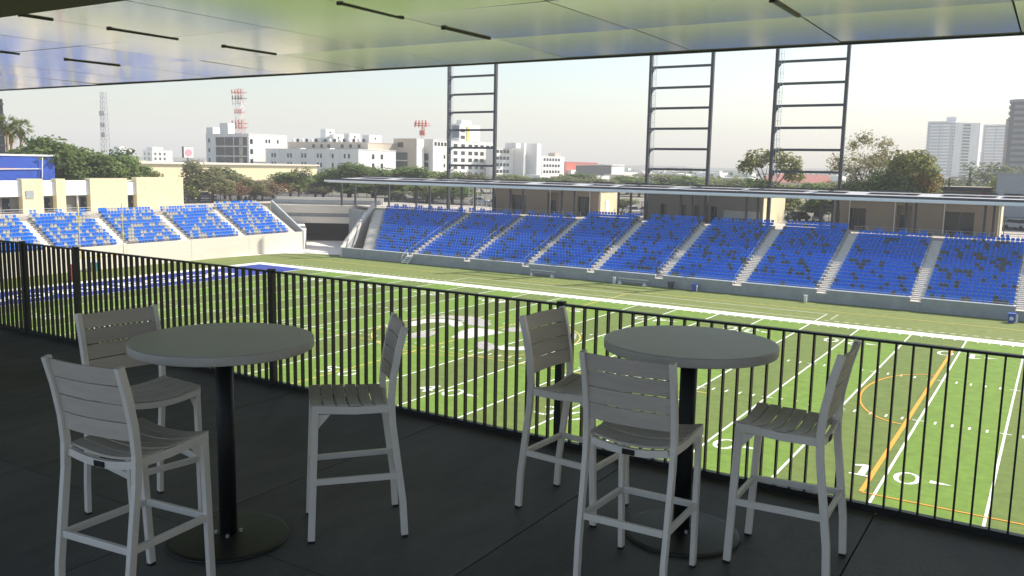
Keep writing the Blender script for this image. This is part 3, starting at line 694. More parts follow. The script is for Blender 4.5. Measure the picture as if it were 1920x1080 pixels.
def tree(kind, x, y, h, w, label, i=0, group='trees beyond the stadium', cm=None, tm=None, cat='tree'):
    t_ = thing('tree', (x, y, GZ), label, cat, group); r = random.Random(int(x*10)+int(y)*7)
    tk = inst('trunk', tm or TM[i % 3], (x, y, GZ), t_); tk.scale = (w*1.0, w*1.0, h*.92); tk.rotation_euler = (0, 0, r.uniform(0, 6.28))
    c = cm or CM[kind][i % len(CM[kind])]
    ch = h*.84; cr_ = inst('crown', c, (x, y, GZ+h-ch*.5), t_); cr_.scale = (w*.62, w*.62, ch*.5); cr_.rotation_euler = (0, 0, r.uniform(0, 6.28)); return t_
TREES = [('g',-95.2,14.5,9.8,5.9),('g',-94.0,16.6,11.8,7.5),('g',-94.3,20.0,10.5,5.4),('g',-95.2,22.5,9.7,7.5),('g',-93.5,25.1,9.2,7.3),('d',-95.8,28.9,9.7,6.7),('g',-93.1,29.4,8.6,6.7),('g',-95.1,33.5,7.2,5.2),('g',-93.9,24.5,7.7,7.2),('g',-96.4,20.5,7.6,5.5),('l',-95.1,37.0,6.3,3.5),('o',-97.2,47.5,8.2,6.7),('l',-93.6,42.4,3.6,3.7),('o',-94.0,48.2,6.2,6.7),('d',-103.5,58.8,6.8,6.2),('o',-95.7,55.6,5.8,6.0),('r',-93.5,52.0,4.2,5.9),('o',-93.5,58.1,4.4,6.1),('r',-95.6,64.8,4.6,7.4),('g',-94.8,68.6,6.1,7.1),('o',-94.0,75.1,3.7,6.7),('r',-94.2,60.4,2.7,4.5),('o',-93.5,69.9,7.7,3.7),('g',-97.0,80.5,5.9,7.0),('g',-90.3,81.4,8.1,8.5),('g',-88.9,88.1,7.5,9.9),('l',-88.0,95.4,6.9,9.8),('g',-81.5,94.2,7.5,10.8),('g',-79.8,101.9,6.6,9.9),('o',-78.9,108.7,6.9,8.9),('l',-72.6,88.5,5.9,6.9),('g',-88.7,80.1,4.2,8.0),('g',-82.3,80.6,4.7,8.5),('g',-77.1,82.3,4.3,8.5),('l',-69.9,83.0,3.9,6.6),('g',-63.1,83.1,4.1,7.6),('l',-97.4,144.5,5.0,10.6),('p',-96.4,157.1,5.5,11.0),('g',-84.6,152.6,5.2,10.0),('p',-84.5,166.5,5.4,10.5),('g',-88.1,185.0,6.2,11.8),('p',-73.4,172.4,5.5,11.0),('g',-69.9,182.9,5.6,10.6),('p',-65.4,195.8,6.3,13.2),('g',-55.3,194.4,6.4,12.8),('p',-50.3,206.9,6.0,13.1),('p',-32.8,175.8,5.8,8.5),('g',-58.6,166.0,5.2,8.9),('d',0.0,81.3,6.9,5.1),('p',-13.1,160.6,4.7,8.8),('g',-5.5,152.1,5.7,8.3),('p',-2.9,162.9,6.3,7.3),('g',18.5,82.5,7.5,5.3),('d',20.0,81.7,8.5,5.2),('c',25.1,82.4,9.1,3.6),('g',15.3,82.9,7.0,5.4),('g',23.8,82.3,7.0,5.8),('h',22.9,266.9,12.8,12.3),('h',28.6,277.2,11.6,9.3),('l',31.6,147.2,7.8,4.9),('h',14.1,236.1,7.1,8.7),('p',-24.7,82.6,2.5,5.7),('g',10.3,81.9,4.1,4.8)]
zones = []
for (k, x, y, h, w) in TREES:
    if x < -92 and y < 40: zone = 'clumped behind the yellow stone building'
    elif x < -92 and y < 79: zone = 'behind the corner car park at left'
    elif x < -60 and y < 125: zone = 'behind the left end of far canopy'
    elif y < 90: zone = 'close behind the right half of canopy'
    elif x < -20: zone = 'in the green belt below white apartments'
    else: zone = 'in the distance at right'
    zones.append((k, zone))
def azim(x, y): return math.atan2(x-CAM[0], y-CAM[1])
cnt = ['leftmost', 'second from left', 'third from left', 'fourth from left', 'fifth from left', 'sixth from left', 'seventh from left', 'eighth from left', 'ninth from left', 'tenth from left']
for i, (k, x, y, h, w) in enumerate(TREES):
    same = sorted([j for j in range(len(TREES)) if zones[j] == zones[i]], key=lambda j: azim(TREES[j][1], TREES[j][2]))
    lab = KIND[k][0]+' '+zones[i][1]+(', '+cnt[same.index(i)] if len(same) > 1 else '')
    tree(k, x, y, h*1.05, w*1.35, lab, i)
# special trees
def gum_shape(r): return [(Vector((-.35, 0, .62)), .36), (Vector((.1, .1, .72)), .34), (Vector((.45, -.1, .45)), .4), (Vector((.62, 0, .1)), .3), (Vector((-.6, .1, .35)), .28), (Vector((-.1, -.1, -.35)), .36), (Vector((.25, .1, -.62)), .5), (Vector((-.4, 0, -.7)), .52), (Vector((.5, 0, -.85)), .45)]
tree('e', .4, 86.7, 11.8, 10.5, 'tall gum tree with open rounded crown behind the right light tower', 1, cm=crown_mesh('crown', 71, LEAF['e'], 4200, 9, .042, shape=gum_shape), tm=trunk_mesh(55, r0=.03, fork=.42, nb=4, reach=.34))
def sparse_shape(r):
    out = []
    while len(out) < 46:
        p = Vector((r.uniform(-1, 1), r.uniform(-.7, .7), r.uniform(-1, 1)))
        if p.x**2+p.y**2+(p.z*.95)**2 < 1 and not (p.x < -.3 and p.z > .6): out.append((p*.85, r.uniform(.16, .30)))
    return out
tree('s', 16.0, 87.1, 14.6, 12.6, 'tall sparse olive tree with see-through crown behind the canopy', 2, cm=crown_mesh('crown', 72, LEAF['s'], 6500, 26, .021, hollow=.1, shape=sparse_shape), tm=trunk_mesh(56, r0=.022, fork=.3, nb=7, reach=.36))
tree('b', 22.9, 84.1, 12.5, 9.4, 'dense round green tree with yellowish sunlit side behind the canopy', 0, cm=crown_mesh('crown', 73, LEAF['b'], 6500, 22, .040, .68), tm=trunk_mesh(57))
def cone_shape(r): return [(Vector((0, 0, -.95+1.9*k/11)), .75*(1-k/12.5)) for k in range(12)]
tree('y', 26.5, 136.8, 9.6, 2.1, 'slim dark cypress standing in front of the hazy tower block', 0, cm=crown_mesh('crown', 74, LEAF['y'], 900, 12, .07, shape=cone_shape))
# palms
def palm_mesh(seed):
    r = random.Random(seed); mb = MB(); n = 46
    for k in range(n):
        a = r.uniform(0, 6.28); el = r.uniform(-.9, 1.25); d = Vector((math.cos(a)*math.cos(el), math.sin(a)*math.cos(el), math.sin(el))); ln = r.uniform(.7, 1.0)
        sd_ = Vector((-math.sin(a), math.cos(a), 0)); p1 = d*ln*.45; 
        for j in range(-4, 5):
            e = (d+sd_*j*.13).normalized()*ln*(1-.05*abs(j))+Vector((0, 0, -.10-.05*abs(j))); s_ = sd_*.02+Vector((0, 0, .012))
            mb.add([p1-s_, p1+s_, (p1*.4+e*.6)+s_*1.4, e], [(0, 1, 2, 3)])
        mb.add([Vector((0, 0, 0))-sd_*.012, Vector((0, 0, 0))+sd_*.012, p1+sd_*.01, p1-sd_*.01], [(0, 1, 2, 3)])
    o = mb.build('frond_crown', LEAF['palm'], world=False); me = o.data; bpy.data.objects.remove(o); return me
PMs = [palm_mesh(1), palm_mesh(2)]
M_skirt = mat('dry_fronds', (.34, .25, .11), .9, var=.3, scale=8)
for i, (x, y, h, w, lb) in enumerate(((-109.1, 18.3, 15.6, 4.6, 'fan palm with dry yellow skirt beside the dark glass building'), (-104.6, 18.2, 15.0, 4.6, 'fan palm with reddish trunk, right one of the pair at left'), (-112.3, 20.7, 14.3, 3.8, 'smaller fan palm partly hidden by the other palms'))):
    t_ = thing('palm_tree', (x, y, GZ), lb, 'palm', 'trees beyond the stadium'); mb = MB(); mb.tube((x, y, GZ), (x+.2, y, GZ+h-2.2), .32, 9, .22); mb.build('trunk', mat('palm_bark', (.30, .22, .15), .9, var=.2, scale=4), t_, True)
    c = inst('frond_crown', PMs[i % 2], (x+.2, y, GZ+h-2.0), t_); c.scale = (w*.55, w*.55, 2.1); c.rotation_euler = (0, 0, i*1.3)
    mb = MB(); rr = random.Random(i)
    for k in range(60):
        a = rr.uniform(0, 6.28); d = Vector((math.cos(a), math.sin(a), 0)); p = Vector((x+.2, y, GZ+h-2.3-rr.uniform(0, .8))); q = p+d*rr.uniform(.4, .9)+Vector((0, 0, -rr.uniform(.6, 1.4))); s_ = Vector((-d.y, d.x, 0))*.12
        mb.add([p-s_, p+s_, q+s_*.5, q-s_*.5], [(0, 1, 2, 3)])
    mb.build('dry_skirt', M_skirt, t_)

# ------------------------------------------------------------------ buildings
wm = MB(); wm.box(-.5, .5, -.03, .03, -.5, .5); po = wm.build('window', M_dglass, world=False); WME = po.data; bpy.data.objects.remove(po)
def win(b, x, y, z, w, h, face):
    o = inst('window', WME, (x, y, z), b); o.scale = (w, 1, h)
    if face == 'x': o.rotation_euler = (0, 0, R(90))
    return o
def block(b, x0, x1, y0, y1, z0, z1, m, name='wall'):
    mb = MB(); mb.box(x0, x1, y0, y1, z0, z1); return mb.build(name, m, b)
def parapet(b, x0, x1, y0, y1, z, m): 
    mb = MB(); mb.box(x0-.1, x1+.1, y0-.1, y1+.1, z+.003, z+.25); return mb.build('roof', m, b)
def bld(label, x0, x1, y0, y1, z, m, name='apartment_block', cat='building', z0=GZ): 
    b = thing(name, ((x0+x1)/2, (y0+y1)/2, z0), label, cat); block(b, x0, x1, y0, y1, z0, z, m); parapet(b, x0, x1, y0, y1, z, m); return b
b1 = bld('tall white apartment block with four rows of dark balconies', -228.7, -205.6, 154.8, 173, 24.2, M_wbld)
block(b1, -221, -216.6, 154.9, 158, 24.46, 28.3, M_wbld, 'stair_tower'); block(b1, -228.6, -225, 155, 160, 24.46, 26.8, M_wbld, 'stair_tower')
for c_, (xa, xb) in enumerate(((-223.2, -218.6), (-218.2, -213.9), (-213.2, -206.6))):
    for r_ in range(5):
        z = 23.2-3.55*r_; mb = MB(); mb.box(xa, xb, 154.66, 154.79, z-3.0, z); mb.build('balcony_bay', M_dglass, b1); mb = MB(); mb.box(xa-.1, xb+.1, 153.9, 154.78, z-3.45, z-3.1); mb.build('balcony_slab', M_wbld, b1)
        if c_ == 2: mb = MB(); mb.box(xa+2.8, xa+4.8, 154.5, 154.65, z-2.9, z-.2); mb.build('curtain', M_tbld, b1)
for r_ in range(5):
    z = 22.0-3.55*r_; win(b1, -227, 154.78, z, .9, 1.4, 'y')
    for y in (163, 164.4, 168.5): win(b1, -205.58, y, z, .8, 1.3, 'x')
    for y in (156.0,): win(b1, -205.58, y, z-.3, 1.2, 1.7, 'x')
b2 = bld('long low white apartment block with paired small windows', -202.9, -158.3, 160.1, 179.5, 19.1, M_wbld)
for r_ in range(4):
    z = 17.0-3.1*r_
    for x in (-199.5, -198, -191.5, -190, -184.5, -183, -177, -175.5, -170, -164.5, -162.6): win(b2, x, 160.08, z, .8, 1.5, 'y')
    for y in (167.5, 172): win(b2, -158.28, y, z, 1.2, 1.6, 'x')
for x in (-186.5, -172.6): block(b2, x, x+1.8, 159.6, 162, 16.8, 19.6, M_wbld, 'stair_bay')
b2b = bld('sand and white roof level storey set back above the long low block', -203.1, -163.9, 171.2, 187.1, 21.8, M_tbld)
for x in (-190, -186, -182.5, -176, -172, -168): win(b2b, x, 171.18, 20.6, 1.3, 1.2, 'y')
for j, (xa, xb, ya, yb, z) in enumerate(((-187.8, -185.2, 172.5, 177, 26.8), (-184.8, -182.6, 173.9, 179, 24.9), (-178.1, -175.5, 174.5, 180, 25.2), (-170.1, -167, 175.3, 182, 24.7), (-192, -188.5, 174, 178, 23.6))):
    block(b2b, xa, xb, ya, yb, 22.06, z, M_wbld, 'stair_tower'); win(b2b, xb+.02, (ya+yb)/2, z-1.2, .7, .7, 'x')
rs = random.Random(4)
for k in range(16):
    x = -201+k*2.3; mb = MB(); mb.lathe([(.5, 22.06), (.55, 22.6), (.5, 23.1), (.15, 23.3)], 8, c=(x, 171.9)); mb.build('water_tank', M_dark if k % 2 else M_wbld, b2b)
b3 = bld('sand coloured apartment block with green glazed balconies', -165.2, -154.9, 186.6, 191, 23.6, M_tbld)
for r_ in range(4):
    z = 18.8-3.2*r_; mb = MB(); mb.box(-164.9, -158.8, 186.3, 186.58, z-2.6, z); mb.build('balcony_bay', mat('green_glass', (.05, .085, .08), .2), b3); mb = MB(); mb.box(-165.1, -158.6, 185.6, 186.5, z-2.95, z-2.65); mb.build('balcony_slab', M_wbld, b3)
win(b3, -162, 186.58, 21.6, 2.6, 1.8, 'y'); block(b3, -154.9, -154.6, 186.7, 190.9, GZ, 23.6, M_wbld, 'side_wall')
b4 = bld('white apartment block with a low row of roof windows beside the red mast', -159.6, -152.5, 193.5, 203.3, 23.6, M_wbld)
for r_ in range(4):
    z = 18.6-3.2*r_; mb = MB(); mb.box(-159.4, -154.6, 193.2, 193.48, z-2.5, z); mb.build('balcony_bay', M_dglass, b4); mb = MB(); mb.box(-159.6, -154.3, 192.5, 193.4, z-2.9, z-2.6); mb.build('balcony_slab', M_wbld, b4)
    win(b4, -152.48, 200.5, z-1, .9, 1.3, 'x')
for y in (195, 197, 199, 201): win(b4, -152.48, y, 22.2, 1.3, 1.3, 'x')
h1 = bld('tall white tower with yellow vertical stripe, highest of the mid skyline', -209.4, -201.9, 278.9, 296, 33.8, M_wbld, 'tower_block')
mb = MB(); mb.box(-201.9, -201.6, 284.5, 286.6, GZ, 33); mb.build('stripe', M_yelp, h1); mb = MB(); mb.box(-209.3, -207.6, 278.6, 278.88, 25, 31); mb.build('stripe', M_orgp, h1)
mb = MB(); mb.box(-206.5, -202.2, 278.7, 278.88, 27.5, 33.2); mb.build('glazing', mat('blue_glass', (.10, .13, .18), .2), h1)
for r_ in range(7): win(h1, -201.88, 281.5, 31-3.2*r_, 3.4, 1.6, 'x')
block(h1, -206, -203, 282, 290, 34.06, 36, M_wbld, 'plant_room')
h2 = bld('wide white hospital like wing with rows of window bands', -206, -199.2, 268.5, 306.3, 25.7, M_wbld, 'tower_block')
for r_ in range(5):
    for y in (272, 278, 284, 289, 294, 299, 303): win(h2, -199.18, y, 23.6-3.3*r_, 3.0, 1.7, 'x')
for r_ in range(5): win(h2, -202.5, 268.48, 23.6-3.3*r_, 2.2, 1.4, 'y')
h3 = bld('lower white wing with four bands of dark windows right of left tower', -196, -190.3, 292.9, 309, 23.0, M_wbld, 'tower_block')
for r_ in range(5):
    for y in (294.5, 297.5, 300.5, 303.5): win(h3, -190.28, y, 21.6-3.2*r_, 2.3, 1.5, 'x')
h4 = bld('white wing between two stair towers with zigzag stair', -192, -187.8, 309.2, 326, 22.6, M_wbld, 'tower_block')
block(h4, -191, -184.8, 302, 306.4, 23.3, 25.9, M_wbld, 'stair_tower'); block(h4, -187.8, -181.2, 316.2, 320.4, GZ, 26.0, M_wbld, 'stair_tower'); block(h4, -189.9, -184.6, 309.3, 311.4, GZ, 26.0, M_wbld, 'stair_tower')
for r_ in range(4):
    z = 9+3.2*r_; mb = MB(); mb.bar((-187.5, 312, z), (-187.5, 315.6, z+3.0), .2, .5); mb.build('stair_flight', M_wbld, h4); win(h4, -187.78, 314, z+1.5, 3.4, 2.0, 'x'); win(h4, -187.78, 323, z+1.4, 3.0, 1.8, 'x')
h5 = bld('last low white wing of the mid skyline next to red shed', -192, -184.1, 327, 350, 19.9, M_wbld, 'tower_block')
for r_ in range(4):
    for y in (329, 332, 335, 338, 341, 344): win(h5, -184.08, y, 18.3-3.1*r_, 2.1, 1.4, 'x')
block(h5, -190, -186, 343, 349, 20.15, 22, M_tbld, 'plant_room')
rd = bld('large red sheet metal shed behind the white warehouse', -240, -226.5, 428.5, 474, 17.7, M_roofred, 'shed', 'shed')
wh = thing('warehouse', (-186, 396, GZ), 'white warehouse with shaded grey front and pitched roof right of the red shed', 'warehouse')
mb = MB(); mb.extr([(-197.1, 387.8, GZ), (-174.6, 387.8, GZ), (-174.6, 387.8, 15.2), (-184, 387.8, 16.0), (-197.1, 387.8, 15.6)], (0, 17, 0)); mb.build('wall', M_kgrey, wh); block(wh, -174.58, -174.3, 387.9, 404.7, GZ, 15.4, M_wbld, 'side_wall')  # white walls: shade put into the grey front, sunlit side left white
mb = MB(); mb.box(-197.4, -174.2, 387.4, 405, 16.05, 16.5); mb.build('roof', M_wbld, wh)
for nm, x0, x1, y0, y1, z, lb in (('f1', -499.3, -489.4, 293, 305, 22.2, 'small far white block just right of the grey mast'), ('f2', -488.2, -477.8, 310, 326, 22.3, 'small far white block left of the billboard')):
    b = bld(lb, x0, x1, y0, y1, z-1.5, M_wbld); block(b, x0+2, x1-2, y0+2, y1-6, z-1.2, z+.6, M_wbld, 'stair_tower')
    for r_ in range(4):
        for k in range(2): win(b, x0+2.4+k*4.6, y0-.03, z-4-3.2*r_, 1.4, 1.6, 'y')
        for k in range(3): win(b, x1+.03, y0+2.5+k*3.6, z-4-3.2*r_, 1.4, 1.6, 'x')
bb = thing('billboard', (-291, 195, GZ), 'white billboard with a pink round print on a dark frame', 'billboard'); block(bb, -292.3, -291.2, 192.5, 197.6, 15.6, 20.6, M_dark, 'back_frame'); block(bb, -291.19, -291.0, 192.6, 197.5, 15.7, 20.5, M_wbld, 'panel'); block(bb, -292, -291.5, 194.8, 195.2, GZ, 15.58, M_dark, 'post')
mb = MB(); mb.extr([(-290.97, 195+1.9*math.cos(6.283*k/16), 17.9+1.5*math.sin(6.283*k/16)) for k in range(16)], (.03, 0, 0)); mb.build('print', mat('pink_print', (.75, .35, .42), .6), bb)
cb = thing('warehouse', (-140, 90, GZ), 'long low cream warehouse behind the trees at left', 'warehouse'); block(cb, -170, -133.8, 56, 116, GZ, 13.7, M_yelst, 'wall'); mb = MB(); mb.box(-171, -133.4, 55.4, 116.6, 13.703, 14.1); mb.build('roof', M_wall, cb)
mb = MB(); mb.box(-133.8, -133.5, 56, 116, 9.6, 9.9); mb.build('band', M_tan, cb)
# dark glass building and blue structure at far left
db = thing('glass_building', (-135, 16, GZ), 'dark banded glass building cut by the left picture edge', 'building'); block(db, -150, -125.1, 5, 26.5, GZ, 25.3, M_dglass, 'wall')
for r_ in range(9): mb = MB(); mb.box(-150.1, -125.0, 4.9, 26.6, 9+1.9*r_, 9.35+1.9*r_); mb.build('band', mat('dark_band', (.05, .05, .06), .5), db)
bs = thing('blue_hoarding', (-92, 8, GZ), 'big blue hoarding with white rim and orange swoosh at left', 'hoarding')
block(bs, -93.5, -90, -14, 15.2, 11.0, 14.88, M_bluep, 'board'); block(bs, -93.5, -89.9, -14.1, 15.3, 14.883, 15.15, M_white, 'rim'); block(bs, -93, -89.8, 13.2, 14.6, GZ, 12.9, M_bluep, 'post'); block(bs, -93, -91, -8, -6, GZ, 10.99, M_dark, 'post')
mb = MB(); mb.extr([(-89.96, -14, 12.6), (-89.96, -1.5, 12.35), (-89.96, 5, 12.75), (-89.96, 10, 13.05), (-89.96, 1.8, 13.1), (-89.96, -14, 13.1)], (.06, 0, 0)); mb.build('swoosh', M_orgp, bs)
for a, b in (((-89.9, -.5, 13.2), (-89.9, 2.2, 14.8)), ((-89.9, 2.2, 14.8), (-89.9, 4.6, 11.5)), ((-89.9, 5.5, 12.9), (-89.9, 13.0, 13.0)), ((-89.7, 13.0, 11.6), (-89.7, 13.2, 14.7))):
    mb = MB(); mb.bar(a, b, .06, .13); mb.build('white_stripe', M_white, bs)
# right side: hazy towers
def hazy(label, x0, x1, y0, y1, z, floors, round_=True, dark=False):
    b = thing('tower_block', ((x0+x1)/2, (y0+y1)/2, GZ), label, 'tower'); h = (z-GZ)/floors; w = x1-x0
    block(b, x0+1, x1-1, y0+1, y1-1, GZ, z-.5, M_dglass if dark else mat('pale_band', (.42, .44, .46), .5), 'core')
    mb = MB(); n = 8; pl = [(x0, y0+4), (x0+3, y0+1), (x0+w*.35, y0), (x0+w*.5, y0+1.2), (x0+w*.62, y0), (x1-3, y0+1), (x1, y0+4), (x1, y1), (x0, y1)] if round_ else [(x0, y0), (x1, y0), (x1, y1), (x0, y1)]
    mb.prism(pl, 0, h*.52); po = mb.build('floor_band', M_wbld if not dark else mat('grey_band', (.22, .23, .25), .6), world=False); me = po.data; bpy.data.objects.remove(po)
    for k in range(floors+1): inst('floor_band', me, (0, 0, GZ+k*h), b)
    return b
t1 = hazy('pale hazy high rise with curved balcony bands, nearer of two', -64.6, -42.7, 793, 835, 59, 19); block(t1, -50, -42, 800, 815, 60.5, 64.5, M_wbld, 'plant_room')
mb = MB(); mb.prism([(-42.6, 800), (-24, 812), (-24, 836), (-42.6, 836)], GZ, 59.5); mb.build('side_wing', M_wbld, t1)
for k in range(18):
    mb = MB(); mb.hexa([(-36.5, 803.4, GZ+3+k*2.75), (-31, 807, GZ+3+k*2.75), (-31, 808, GZ+3+k*2.75), (-36.5, 804.4, GZ+3+k*2.75), (-36.5, 803.4, GZ+4.5+k*2.75), (-31, 807, GZ+4.5+k*2.75), (-31, 808, GZ+4.5+k*2.75), (-36.5, 804.4, GZ+4.5+k*2.75)]); mb.build('window_band', M_kgrey, t1)
t2 = hazy('faint hazy high rise half hidden behind the dark banded tower', -28.3, -5.5, 896, 935, 60.9, 19); block(t2, -5.4, -2, 900, 930, GZ, 61, M_tbld, 'side_wall')
t3 = hazy('grey banded round cornered tower cut by the right picture edge', 12.9, 44, 497.5, 530, 54.5, 15, True, True); block(t3, 11.9, 13.5, 505, 528, GZ, 46, mat('pink_render', (.62, .48, .44), .7), 'side_wall')
g4 = bld('plain pale grey box building at the right edge behind canopy', 34.0, 60, 90, 112, 14.9, mat('cool_grey_render', (.42, .43, .44), .8), 'commercial_building')
g5 = bld('low tan building with dark roof edge and red strip behind canopy', 24.7, 32.6, 97.2, 106, 12.5, M_tan, 'commercial_building'); block(g5, 24.5, 32.8, 96.9, 97.18, 12.1, 12.75, M_dark, 'roof_edge'); block(g5, 31.6, 32.2, 96.9, 97.15, 9.5, 12.0, M_red, 'red_strip')
mb = MB(); mb.tube((27.3, 92, GZ), (27.3, 92, 14.2), .13, 8); up_ = thing('utility_pole', (27.3, 92, GZ), 'dark wooden utility pole in front of the low tan building', 'pole'); mb.build('shaft', M_trunk, up_); mb = MB(); mb.box(26.6, 28.0, 91.95, 92.05, 13.2, 13.35); mb.build('crossarm', M_trunk, up_)
# roof shapes between gum tree and sparse tree
rr_ = thing('house', (-38, 268, GZ), 'long house with faded red gabled roof beyond the right tower', 'house')
mb = MB(); mb.box(-51, -30.4, 259.3, 276, GZ, 10.6); mb.build('wall', M_wbld, rr_); mb = MB(); mb.extr([(-51.5, 258.8, 10.6), (-51.5, 276.5, 10.6), (-51.5, 267.6, 13.6)], (21.6, 0, 0)); mb.build('roof', mat('faded_red_roof', (.42, .16, .13), .8), rr_)
for i, (x, y, h, lb) in enumerate(((-104, 150, 12.5, 'thin white lamp post right of the mid skyline, left one'), (-99, 151, 13, 'thin white lamp post right of the mid skyline, right one'))):
    lp = thing('lamp_post', (x, y, GZ), lb, 'lamp post'); mb = MB(); mb.tube((x, y, GZ), (x, y, GZ+h*.7), .12, 8, .07); mb.build('shaft', M_white, lp); mb = MB(); mb.box(x-.6, x+.6, y-.15, y+.15, GZ+h*.7, GZ+h*.7+.15); mb.build('lamp_head', M_white, lp)
# distant low city
rs = random.Random(21); ct = MB()
for k in range(520):
    a = R(rs.uniform(-62, 12)); d = rs.uniform(420, 1500); x = CAM[0]+math.sin(a)*d; y = CAM[1]+math.cos(a)*d; w = rs.uniform(7, 22); h = rs.uniform(2.6, 6.5)+(d/420 if rs.random() < .12 else 0)
    ct.box(x, x+w, y, y+rs.uniform(7, 20), GZ, GZ+h, rs.choice([0, 0, 0, 1, 2]))
tag(ct.build('distant_houses', [M_wbld, M_tbld, M_kgrey]), 'low sprawl of distant white and tan houses along the horizon', 'distant houses', kind='stuff')
bd = MB(); rs = random.Random(22)
for k in range(9000):
    a = R(rs.uniform(-63, 12)); d = rs.uniform(330, 1400); x = CAM[0]+math.sin(a)*d; y = CAM[1]+math.cos(a)*d; cl = math.sin(x*.05)+math.sin(y*.037+1)
    if cl < -.2: continue
    z = GZ+rs.uniform(.3, 4.2+1.6*max(0, cl)); s_ = rs.uniform(.8, 1.9); t_ = rs.uniform(0, 6.28); u = Vector((math.cos(t_), math.sin(t_), rs.uniform(-.3, .3))); v = Vector((rs.uniform(-.4, .4), rs.uniform(-.4, .4), 1)); p = Vector((x, y, z))
    bd.add([p-u*s_, p-v*s_*.6, p+u*s_, p+v*s_*.6], [(0, 1, 2, 3)])
tag(bd.build('distant_trees', LEAF['h']), 'hazy belt of distant tree tops between the far houses', 'distant trees', kind='stuff')
hl = MB(); pts = [(math.radians(a), 9*math.sin(a*.7)+6*math.sin(a*1.9+1)) for a in range(-75, 30, 3)]
for (a, p), (b, q) in zip(pts[:-1], pts[1:]):
    f_ = lambda t: max(0, min(1, (math.degrees(t)+12)/14))*75+16
    d = 2650
    A = (CAM[0]+math.sin(a)*d, CAM[1]+math.cos(a)*d); B = (CAM[0]+math.sin(b)*d, CAM[1]+math.cos(b)*d); d2 = 2350; A2 = (CAM[0]+math.sin(a)*d2, CAM[1]+math.cos(a)*d2); B2 = (CAM[0]+math.sin(b)*d2, CAM[1]+math.cos(b)*d2)
    hl.add([(A2[0], A2[1], GZ), (B2[0], B2[1], GZ), (B[0], B[1], GZ+f_(b)+p*(f_(b)/90)), (A[0], A[1], GZ+f_(a)+p*(f_(a)/90))], [(0, 1, 2, 3)])
hl.build('hills', LEAF['o'], kind='structure')
# masts
def mast(x, y, z1_, w, m1, m2, label, arms):
    t_ = thing('radio_mast', (x, y, GZ), label, 'radio mast', 'lattice radio masts on the skyline'); H = z1_-GZ; n = int(H/2.2)
    for i in range(4):
        sx, sy = ((-1, -1), (1, -1), (1, 1), (-1, 1))[i]; mb = MB(); mb.tube((x+sx*w, y+sy*w, GZ), (x+sx*w*.55, y+sy*w*.55, z1_), .10, 5); mb.build('leg', m1, t_)
    for half, m_ in ((0, m1), (1, m2)):
        mb = MB()
        for k in range(n):
            if (k//3) % 2 != half: continue
            za = GZ+H*k/n; zb = GZ+H*(k+1)/n; wa = w*(1-.45*k/n); wb = w*(1-.45*(k+1)/n)
            for (sx, sy), (tx, ty) in (((-1, -1), (1, -1)), ((1, -1), (1, 1)), ((1, 1), (-1, 1)), ((-1, 1), (-1, -1))): mb.bar((x+sx*wa, y+sy*wa, za), (x+tx*wb, y+ty*wb, zb), .12, .12); mb.bar((x+sx*wa, y+sy*wa, za), (x+tx*wa, y+ty*wa, za), .12, .12)
        mb.build('bracing', m_, t_)
    for z, hw, m_ in arms:
        mb = MB(); hw *= .72
        for sy in (-1, 1): mb.bar((x-hw, y+sy*hw*.6, z), (x+hw, y+sy*hw*.6, z), .17, .2)
        for sx in (-1, 0, 1): mb.bar((x+sx*hw, y-hw*.6, z), (x+sx*hw, y+hw*.6, z), .17, .2)
        for sx in (-1, -.33, .33, 1): mb.box(x+sx*hw-.2, x+sx*hw+.2, y-hw*.6-.2, y-hw*.6+.2, z-.7, z+1.3)
        mb.build('antenna_arm', m_, t_)
M_gmast = mat('pale_grey_mast', (.42, .43, .45), .6)
mast(-309.2, 166.6, 43, 1.5, M_gmast, M_gmast, 'thin pale grey lattice mast above the trees at left', [(33.5, 2.2, M_gmast), (28.6, 1.9, M_gmast), (24.5, 1.5, M_gmast)])
M_wr = mat('mast_red', (.58, .17, .14), .6)
mast(-275.6, 211.5, 47.2, 2.2, M_wbld, M_wr, 'red and white lattice mast behind the tall balcony block', [(45.2, 4.2, M_wr), (42.6, 4.0, M_kgrey), (40.2, 3.8, M_wbld), (36.5, 2.8, M_wr), (31.5, 4.4, M_wr), (29.8, 4.2, M_wr)])
mast(-178.8, 221.3, 30.5, .9, M_wbld, M_wr, 'short mast with red antenna crown above the sand block', [(30.2, 3.9, M_wr), (31.0, 3.4, M_wr), (27.0, 1.4, M_wr)])

# ------------------------------------------------------------------ cars
def car(label, loc, rotz, m):
    c = thing('parked_car', (0, 0, 0), label, 'car', 'cars in the car park beyond the stadium'); mb = MB()
    prof = [(-2.1, .35), (-2.15, .75), (-1.95, .95), (-1.1, 1.0), (.95, .98), (1.9, .85), (2.15, .65), (2.15, .35)]
    mb.extr([(x, -.85, z) for x, z in prof], (0, 1.7, 0)); mb.build('body', m, c, world=False)
    mb = MB(); mb.hexa([(-1.75, -.78, .97), (1.1, -.78, .97), (1.1, .78, .97), (-1.75, .78, .97), (-1.25, -.62, 1.46), (.35, -.62, 1.46), (.35, .62, 1.46), (-1.25, .62, 1.46)]); gl = mb.build('windows', M_dglass, c, world=False)
    mb = MB(); mb.box(-1.3, .4, -.64, .64, 1.455, 1.52); mb.build('roof', m, c, world=False)
    for x in (-1.35, 1.35):
        for y in (-.86, .66): mb = MB(); mb.tube((x, y, .33), (x, y+.2, .33), .33, 12); mb.build('wheel', M_black, c, world=False)
    for y in (-.6, .6): mb = MB(); mb.box(2.12, 2.18, y-.2, y+.2, .62, .76); mb.build('headlight', M_white, c, world=False)
    c.location = loc; c.rotation_euler = (0, 0, rotz); return c
